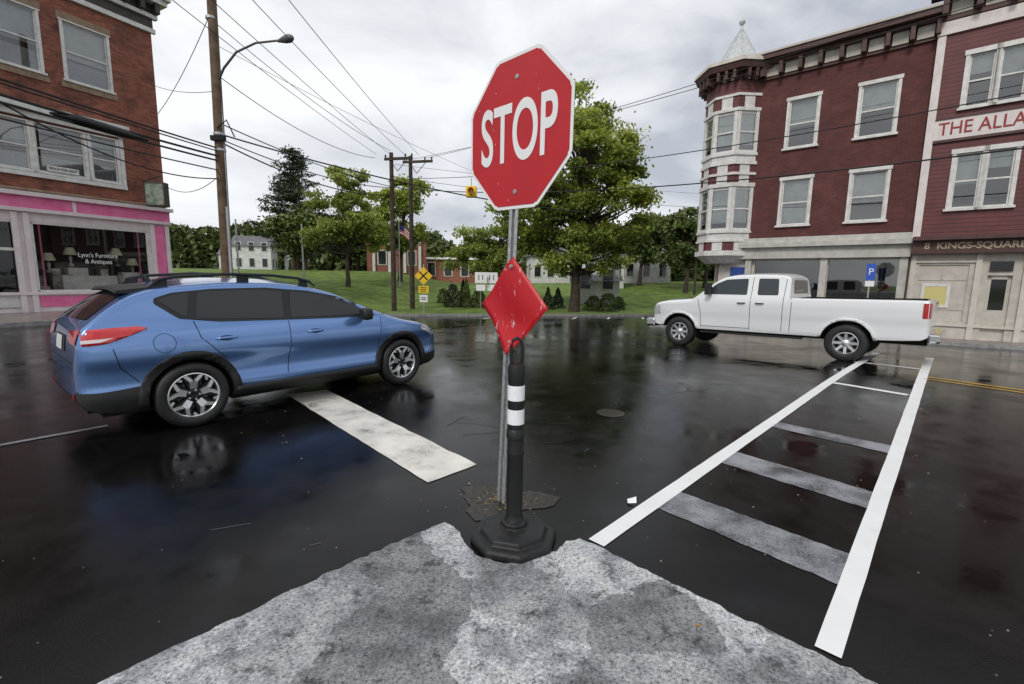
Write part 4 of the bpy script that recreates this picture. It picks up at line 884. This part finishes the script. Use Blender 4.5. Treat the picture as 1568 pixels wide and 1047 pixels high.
def leaves(name,C,tone,size,m,parent=None,flat=0.0,aspect=.6):
    n=len(C); a=rng.normal(size=(n,3)); a[:,2]*=(1-flat); a/=np.linalg.norm(a,axis=1)[:,None]+1e-9
    b=rng.normal(size=(n,3)); b-=a*(a*b).sum(1)[:,None]; b/=np.linalg.norm(b,axis=1)[:,None]+1e-9
    s=size*rng.uniform(.6,1.4,size=(n,1)) if np.isscalar(size) else size[:,None]
    V=np.empty((n,4,3)); V[:,0]=C-a*s; V[:,1]=C+b*s*aspect; V[:,2]=C+a*s; V[:,3]=C-b*s*aspect
    me=bpy.data.meshes.new(name); me.vertices.add(4*n); me.vertices.foreach_set('co',V.reshape(-1)); me.loops.add(4*n); me.loops.foreach_set('vertex_index',np.arange(4*n,dtype=np.int32))
    me.polygons.add(n); me.polygons.foreach_set('loop_start',np.arange(0,4*n,4,dtype=np.int32)); me.polygons.foreach_set('loop_total',np.full(n,4,dtype=np.int32)); me.update(calc_edges=True)
    at=me.attributes.new('tone','FLOAT','FACE'); at.data.foreach_set('value',np.clip(tone,0,1).astype(np.float32)); me.materials.append(m)
    o=bpy.data.objects.new(name,me); return link(o,parent)
def tree(name,x,y,lobes,trunk_h,tr_r,ncl,nleaf,size,lm,clr=.75,bark=M_WOODD):
    E=empty(name,(x,y,terr(x,y)-.1)); cl=[]
    wts=np.array([l[3]*l[4]*l[5] for l in lobes]); wts/=wts.sum()
    for _ in range(ncl):
        l=lobes[rng.choice(len(lobes),p=wts)]; d=rng.normal(size=3); d/=np.linalg.norm(d); r=rng.uniform(.25,1)**.5*rng.uniform(.85,1.12)
        cl.append(((l[0]+d[0]*r*l[3],l[1]+d[1]*r*l[4],l[2]+d[2]*r*l[5]),r,d))
    C=[];TN=[]
    for (c,r,d) in cl:
        k=int(nleaf/ncl*rng.uniform(.4,1.6)); rr=clr*rng.uniform(.5,1.25)
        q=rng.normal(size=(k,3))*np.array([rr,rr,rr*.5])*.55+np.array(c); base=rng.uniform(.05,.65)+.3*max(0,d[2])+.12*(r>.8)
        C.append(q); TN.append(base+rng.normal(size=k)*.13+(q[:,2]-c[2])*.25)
    C=np.concatenate(C); C[:,2]=np.maximum(C[:,2],.5); TN=np.concatenate(TN)
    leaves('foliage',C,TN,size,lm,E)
    mb=MB(); top=np.mean([l[2]+l[5]*.4 for l in lobes]); cx_=np.mean([l[0] for l in lobes])
    tp=[(0,0,0),(.05,0,trunk_h*.5),(.1*cx_,0,trunk_h),(.6*cx_,0,top*.7+trunk_h*.3),(cx_,0,top)]
    mb.tube(tp,[tr_r*1.25,tr_r,tr_r*.85,tr_r*.5,tr_r*.2],10)
    for (c,r,d) in cl[::2]:
        t=min(.95,max(.05,(c[2]*.75-trunk_h)/(top-trunk_h+.01))); s=Vector(tp[2]).lerp(Vector(tp[4]),t); e=Vector(c); mid=s.lerp(e,.5)+Vector((0,0,-.2)); mb.tube([s,mid,e],[tr_r*.3,tr_r*.18,tr_r*.05],5,False)
    mb.obj('trunk_and_limbs',bark,E,True); return E
LM_B=leafmat('maple_leaf',(.08,.13,.018),(.44,.50,.08),.35); LM_D=leafmat('dark_leaf',(.03,.055,.012),(.14,.19,.04),0); LM_Y=leafmat('light_leaf',(.11,.17,.025),(.46,.52,.12),.35); LM_P=leafmat('pine_needle',(.012,.026,.010),(.055,.085,.028),0)
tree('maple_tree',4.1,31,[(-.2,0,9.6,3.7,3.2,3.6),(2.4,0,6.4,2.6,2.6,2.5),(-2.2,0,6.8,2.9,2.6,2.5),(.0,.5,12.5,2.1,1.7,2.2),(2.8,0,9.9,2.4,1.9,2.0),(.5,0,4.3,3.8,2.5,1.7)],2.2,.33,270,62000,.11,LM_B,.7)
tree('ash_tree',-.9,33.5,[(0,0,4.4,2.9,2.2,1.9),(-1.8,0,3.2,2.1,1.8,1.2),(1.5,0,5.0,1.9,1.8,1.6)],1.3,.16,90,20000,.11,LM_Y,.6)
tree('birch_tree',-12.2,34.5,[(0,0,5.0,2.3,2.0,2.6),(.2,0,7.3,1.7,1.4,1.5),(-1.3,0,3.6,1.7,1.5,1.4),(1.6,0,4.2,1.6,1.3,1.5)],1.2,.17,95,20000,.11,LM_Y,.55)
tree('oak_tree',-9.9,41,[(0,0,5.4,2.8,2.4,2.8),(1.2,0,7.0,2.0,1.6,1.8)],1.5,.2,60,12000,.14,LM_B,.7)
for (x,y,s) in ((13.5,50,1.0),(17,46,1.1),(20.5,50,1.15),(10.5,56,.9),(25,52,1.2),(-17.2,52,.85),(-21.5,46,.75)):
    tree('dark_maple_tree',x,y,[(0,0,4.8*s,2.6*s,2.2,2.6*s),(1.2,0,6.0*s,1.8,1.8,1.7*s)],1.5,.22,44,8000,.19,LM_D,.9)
def pine(x,y,H_,sp_,nm='pine_tree',dens=1.0,seed=3):
    r_=random.Random(seed); E=empty(nm,(x,y,terr(x,y)-.1)); mb=MB(); mb.tube([(0,0,0),(.1,0,H_*.5),(0,0,H_)],[.32,.2,.03],8); C=[];TN=[]
    z=2.0
    while z<H_-.3:
        t=z/H_; R_=sp_*(1-t)**.62*(1.15 if .25<t<.6 else .9)
        for k in range(r_.randint(4,6)):
            a=r_.uniform(0,6.28); ln=R_*r_.uniform(.4,1.15); e=Vector((math.cos(a)*ln,math.sin(a)*ln,z+ln*.18)); s=Vector((0,0,z)); mb.tube([s,s.lerp(e,.5)+Vector((0,0,-.08)),e],[.06*(1-t)+.02,.04*(1-t)+.012,.01],5,False)
            kk=int(180*dens*ln/2.5)+22; u=rng.uniform(.15,1.05,size=kk); q=np.outer(u,np.array(e)-np.array(s))+np.array(s); wd=.18+.25*np.sin(u*2.6); q+=rng.normal(size=(kk,3))*np.stack([wd,wd,wd*.38],1)
            C.append(q); TN.append(r_.uniform(.1,.7)+rng.normal(size=kk)*.12)
        z+=r_.uniform(.45,.72)
    mb.obj('trunk_and_branches',M_WOODD,E,True); leaves('needles',np.concatenate(C),np.concatenate(TN),.16,LM_P,E,aspect=.4)
pine(-23,50,12.8,4.6,seed=5); pine(-19.6,56,8.4,3.2,seed=9); pine(-27.5,62,9,3,seed=11); pine(27,56,9.5,2.6,seed=12)
def shrub(x,y,w,h,lm,cone=False):
    E=empty('shrub',(x,y,terr(x,y)-.03)); k=int(1500*w*h)+300; u=rng.uniform(0,1,k); a=rng.uniform(0,6.283,k)
    rad=(1-u)**.75 if cone else np.sqrt(np.clip(1-(u*1.1-.1)**2,0,1)); rad=rad*w*rng.uniform(.6,1.05,k)*(1+.18*np.sin(a*3+x)+.15*np.sin(u*14+y))
    C=np.stack([rad*np.cos(a),rad*np.sin(a),u*h+.05],1); leaves('foliage',C,rng.normal(size=k)*.2+u*.45+.15,.06,lm,E)
    mb=MB(); mb.tube([(0,0,0),(0,0,h*.8)],[.04,.01],6); mb.obj('stem',M_WOODD,E)
for i,(x,y,w,h,c) in enumerate([(-4.0,31,.55,1.5,0),(-3.1,31.2,.4,1.9,1),(-2.3,31.5,.5,1.3,0),(-.6,31.2,.6,1.3,0),(.4,31.4,.5,1.6,0),(1.4,31.6,.5,1.2,0),(2.4,31.8,.45,1.5,1),(5.6,32,.6,1.0,0),(6.6,32.2,.7,1.2,0),(3.2,33,.5,1.4,1),(7.6,33.5,.5,.9,0),(-4.9,33,.5,1.0,0),(-3.6,34,.4,1.6,1)]): shrub(x,y,w,h,LM_D if i%3 else LM_P,bool(c))
def mass(name,x0,x1,y0,y1,hf,n,size,lm):
    x=rng.uniform(x0,x1,n); y=rng.uniform(y0,y1,n); H_=np.array([hf(a) for a in x])
    bumps=.5*np.sin(x*.9)+.35*np.sin(x*2.1+1.3)+.3*np.sin(x*.37+y*.4); top=H_+bumps*1.5
    u=rng.uniform(0,1,n)**.6; z=.5+u*(top-.5); cell=np.floor(x/1.8)*12.9898+np.floor(z/1.3)*78.233+np.floor(y/3)*37.7; tn=(np.sin(cell)*43758.5453)%1*.55+u*.35+rng.normal(size=n)*.08
    leaves(name,np.stack([x,y,z],1),tn,size,lm)
LM_F=leafmat('distant_leaf',(.03,.05,.015),(.14,.17,.045),0)
mass('distant_treeline',-150,-16,104,114,lambda x:12.2+1.2*math.sin(x*.11),30000,.75,LM_F)
mass('distant_treeline',-40,30,84,90,lambda x:7.6+.8*math.sin(x*.2),20000,.6,LM_F)
mass('distant_treeline',20,90,70,78,lambda x:8.6+.8*math.sin(x*.17),18000,.6,LM_F)
v=[];f=[];k=60
for i in range(k+1):
    x=-400+800*i/k; v+=[(x,170,0),(x,210,9+3*math.sin(i*.5)+1.5*math.sin(i*1.3)),(x,300,10)]
for i in range(k):
    for j in (0,1): f.append((3*i+j,3*i+3+j,3*i+4+j,3*i+1+j))
meshobj('hills',v,f,noisy('forest_hill',(.012,.025,.010),(.04,.06,.02),.15,.9,bs_=0),None,True)
# ------------------------------------------------------------ distant houses
M_WSID=clap('white_siding',(.75,.75,.74),.15); M_ROOF=noisy('grey_shingles',(.10,.10,.11),(.18,.18,.19),3,.8); M_FBRICK=brick('far_brick',(.36,.11,.07),(.28,.085,.055),(.3,.2,.15),dark=.8); M_WGL=mat('far_window',(.02,.025,.03),.08)
def house(nm,x,y,rz,w,d,h,rh,m,gable='x',wins=3,floors=1,z=None,roof=M_ROOF):
    E=empty(nm,(x,y,(terr(x,y)-.1) if z is None else z),rz); box('walls',-w/2,w/2,-d/2,d/2,-.5,h,m,E)
    if gable=='x': v=[(-w/2-.3,-d/2-.3,h),(w/2+.3,-d/2-.3,h),(w/2+.3,d/2+.3,h),(-w/2-.3,d/2+.3,h),(-w/2-.3,0,h+rh),(w/2+.3,0,h+rh)]; f=[(0,1,5,4),(2,3,4,5),(0,4,3),(1,2,5),(0,3,2,1)]
    else: v=[(-w/2-.3,-d/2-.3,h),(w/2+.3,-d/2-.3,h),(w/2+.3,d/2+.3,h),(-w/2-.3,d/2+.3,h),(0,-d/2-.3,h+rh),(0,d/2+.3,h+rh)]; f=[(0,4,5,3),(1,2,5,4),(0,3,2,1)]
    meshobj('roof',v,f,roof,E)
    if gable!='x': meshobj('gable',[(-w/2,-d/2-.1,h),(w/2,-d/2-.1,h),(0,-d/2-.1,h+rh*.93)],[(0,1,2)],M_TRIM,E)
    g1=MB();g2=MB()
    for fl_ in range(floors):
        zz=.9+fl_*2.7
        for i in range(wins):
            a=-w/2+w*(i+.5)/wins; g1.box(a-.5,a+.5,-d/2-.05,-d/2,zz-.1,zz+1.5); g2.box(a-.38,a+.38,-d/2-.08,-d/2-.051,zz,zz+1.4)
        for i in range(2):
            for sd in (-1,1):
                a=-d/2+d*(i+.5)/2; xx=sd*w/2; g1.box(min(xx,xx+.05*sd),max(xx,xx+.05*sd),a-.5,a+.5,zz-.1,zz+1.5); g2.box(min(xx+.051*sd,xx+.08*sd),max(xx+.051*sd,xx+.08*sd),a-.38,a+.38,zz,zz+1.4)
    g1.obj('window_frames',M_TRIM,E); g2.obj('window_glass',M_WGL,E); return E
h_=house('brick_town_hall',-13.6,55,math.radians(14),6.2,9,4.0,2.2,M_FBRICK,'y',2,1)
mb=MB()
for a in (-2.4,-.8,.8,2.4): mb.box(a-.14,a+.14,-4.75,-4.55,0,3.9)
mb.box(-3.3,3.3,-4.9,-4.5,3.7,4.1); mb.obj('portico_trim',M_TRIM,h_)
house('low_civic_building',-6.4,57,0,7.5,8,2.7,.4,M_FBRICK,'x',4,1,roof=M_TRIM)
house('white_house',-46,84,.3,6,6,4.4,1.9,M_WSID,'x',3,2); house('white_house',-39,88,-.1,5,5,2.8,1.6,M_WSID,'y',2,1); house('white_house',-52,92,.2,8,6,3.2,1.8,M_WSID,'x',3,1)
house('white_house',9.6,50,-.2,4.2,5,2.6,1.3,M_WSID,'x',3,1); house('white_house',15.5,58,.1,6,5,3.6,1.6,M_WSID,'y',3,1); house('white_garage',6.6,37.5,-.1,3.4,3,1.5,.5,M_WSID,'x',2,1,z=.0); house('white_house',4.5,62,.1,5,5,3.4,1.5,M_WSID,'x',3,1); house('white_house',-1.5,66,.1,5,5,3.6,1.5,M_WSID,'x',3,1)
# ------------------------------------------------------------ world, light, camera
w=bpy.data.worlds.new('World'); scene.world=w; w.use_nodes=True; nt=w.node_tree; nt.nodes.clear()
out=nt.nodes.new('ShaderNodeOutputWorld'); sk=nt.nodes.new('ShaderNodeTexSky'); sk.sky_type='NISHITA'; sk.sun_disc=False; sk.sun_elevation=math.radians(41); sk.sun_rotation=math.radians(211)
b1=nt.nodes.new('ShaderNodeBackground'); b1.inputs[1].default_value=.09; nt.links.new(sk.outputs[0],b1.inputs[0])
tc=nt.nodes.new('ShaderNodeTexCoord'); mp=nt.nodes.new('ShaderNodeMapping'); mp.inputs['Scale'].default_value=(1,1,2.2); mp.inputs['Location'].default_value=(.3,.2,.1); nt.links.new(tc.outputs['Generated'],mp.inputs[0])
n1=nt.nodes.new('ShaderNodeTexNoise'); n1.inputs['Scale'].default_value=2.0; n1.inputs['Detail'].default_value=6; n1.inputs['Roughness'].default_value=.52; n1.inputs['Distortion'].default_value=.35; nt.links.new(mp.outputs[0],n1.inputs[0])
r1=nt.nodes.new('ShaderNodeValToRGB'); e=r1.color_ramp.elements; e[0].position=.36; e[0].color=(.38,.40,.45,1); e[1].position=.62; e[1].color=(.76,.77,.79,1); q=e.new(.48); q.color=(.60,.62,.65,1); nt.links.new(n1.outputs[0],r1.inputs[0])
b2=nt.nodes.new('ShaderNodeBackground'); b2.inputs[1].default_value=1.38; nt.links.new(r1.outputs[0],b2.inputs[0])
mx=nt.nodes.new('ShaderNodeMixShader'); mx.inputs[0].default_value=.93; nt.links.new(b1.outputs[0],mx.inputs[1]); nt.links.new(b2.outputs[0],mx.inputs[2]); nt.links.new(mx.outputs[0],out.inputs[0])
sd=bpy.data.lights.new('sun','SUN'); sd.energy=1.5; sd.angle=math.radians(12); sd.color=(1,.96,.9); so=bpy.data.objects.new('sun',sd); link(so)
d=Vector((.42,.70,-.72)).normalized(); so.rotation_euler=d.to_track_quat('-Z','Y').to_euler()
cam=bpy.data.cameras.new('camera'); cam.lens=16.3; cam.sensor_width=36; cam.clip_start=.05; cam.clip_end=3000
co=bpy.data.objects.new('camera',cam); link(co); th=math.atan(98/710); ro=math.radians(.9)
ct,s_=math.cos(th),math.sin(th); cr,sr=math.cos(ro),math.sin(ro)
Rv=Vector((cr,sr*s_,sr*ct)); Uv=Vector((-sr,cr*s_,cr*ct)); Fv=Vector((0,ct,-s_))
M=Matrix((Rv,Uv,-Fv)).transposed().to_4x4(); M.translation=Vector((0,0,1.62)); co.matrix_world=M
scene.camera=co
scene.view_settings.view_transform='Standard'; scene.view_settings.look='None'; scene.view_settings.exposure=0
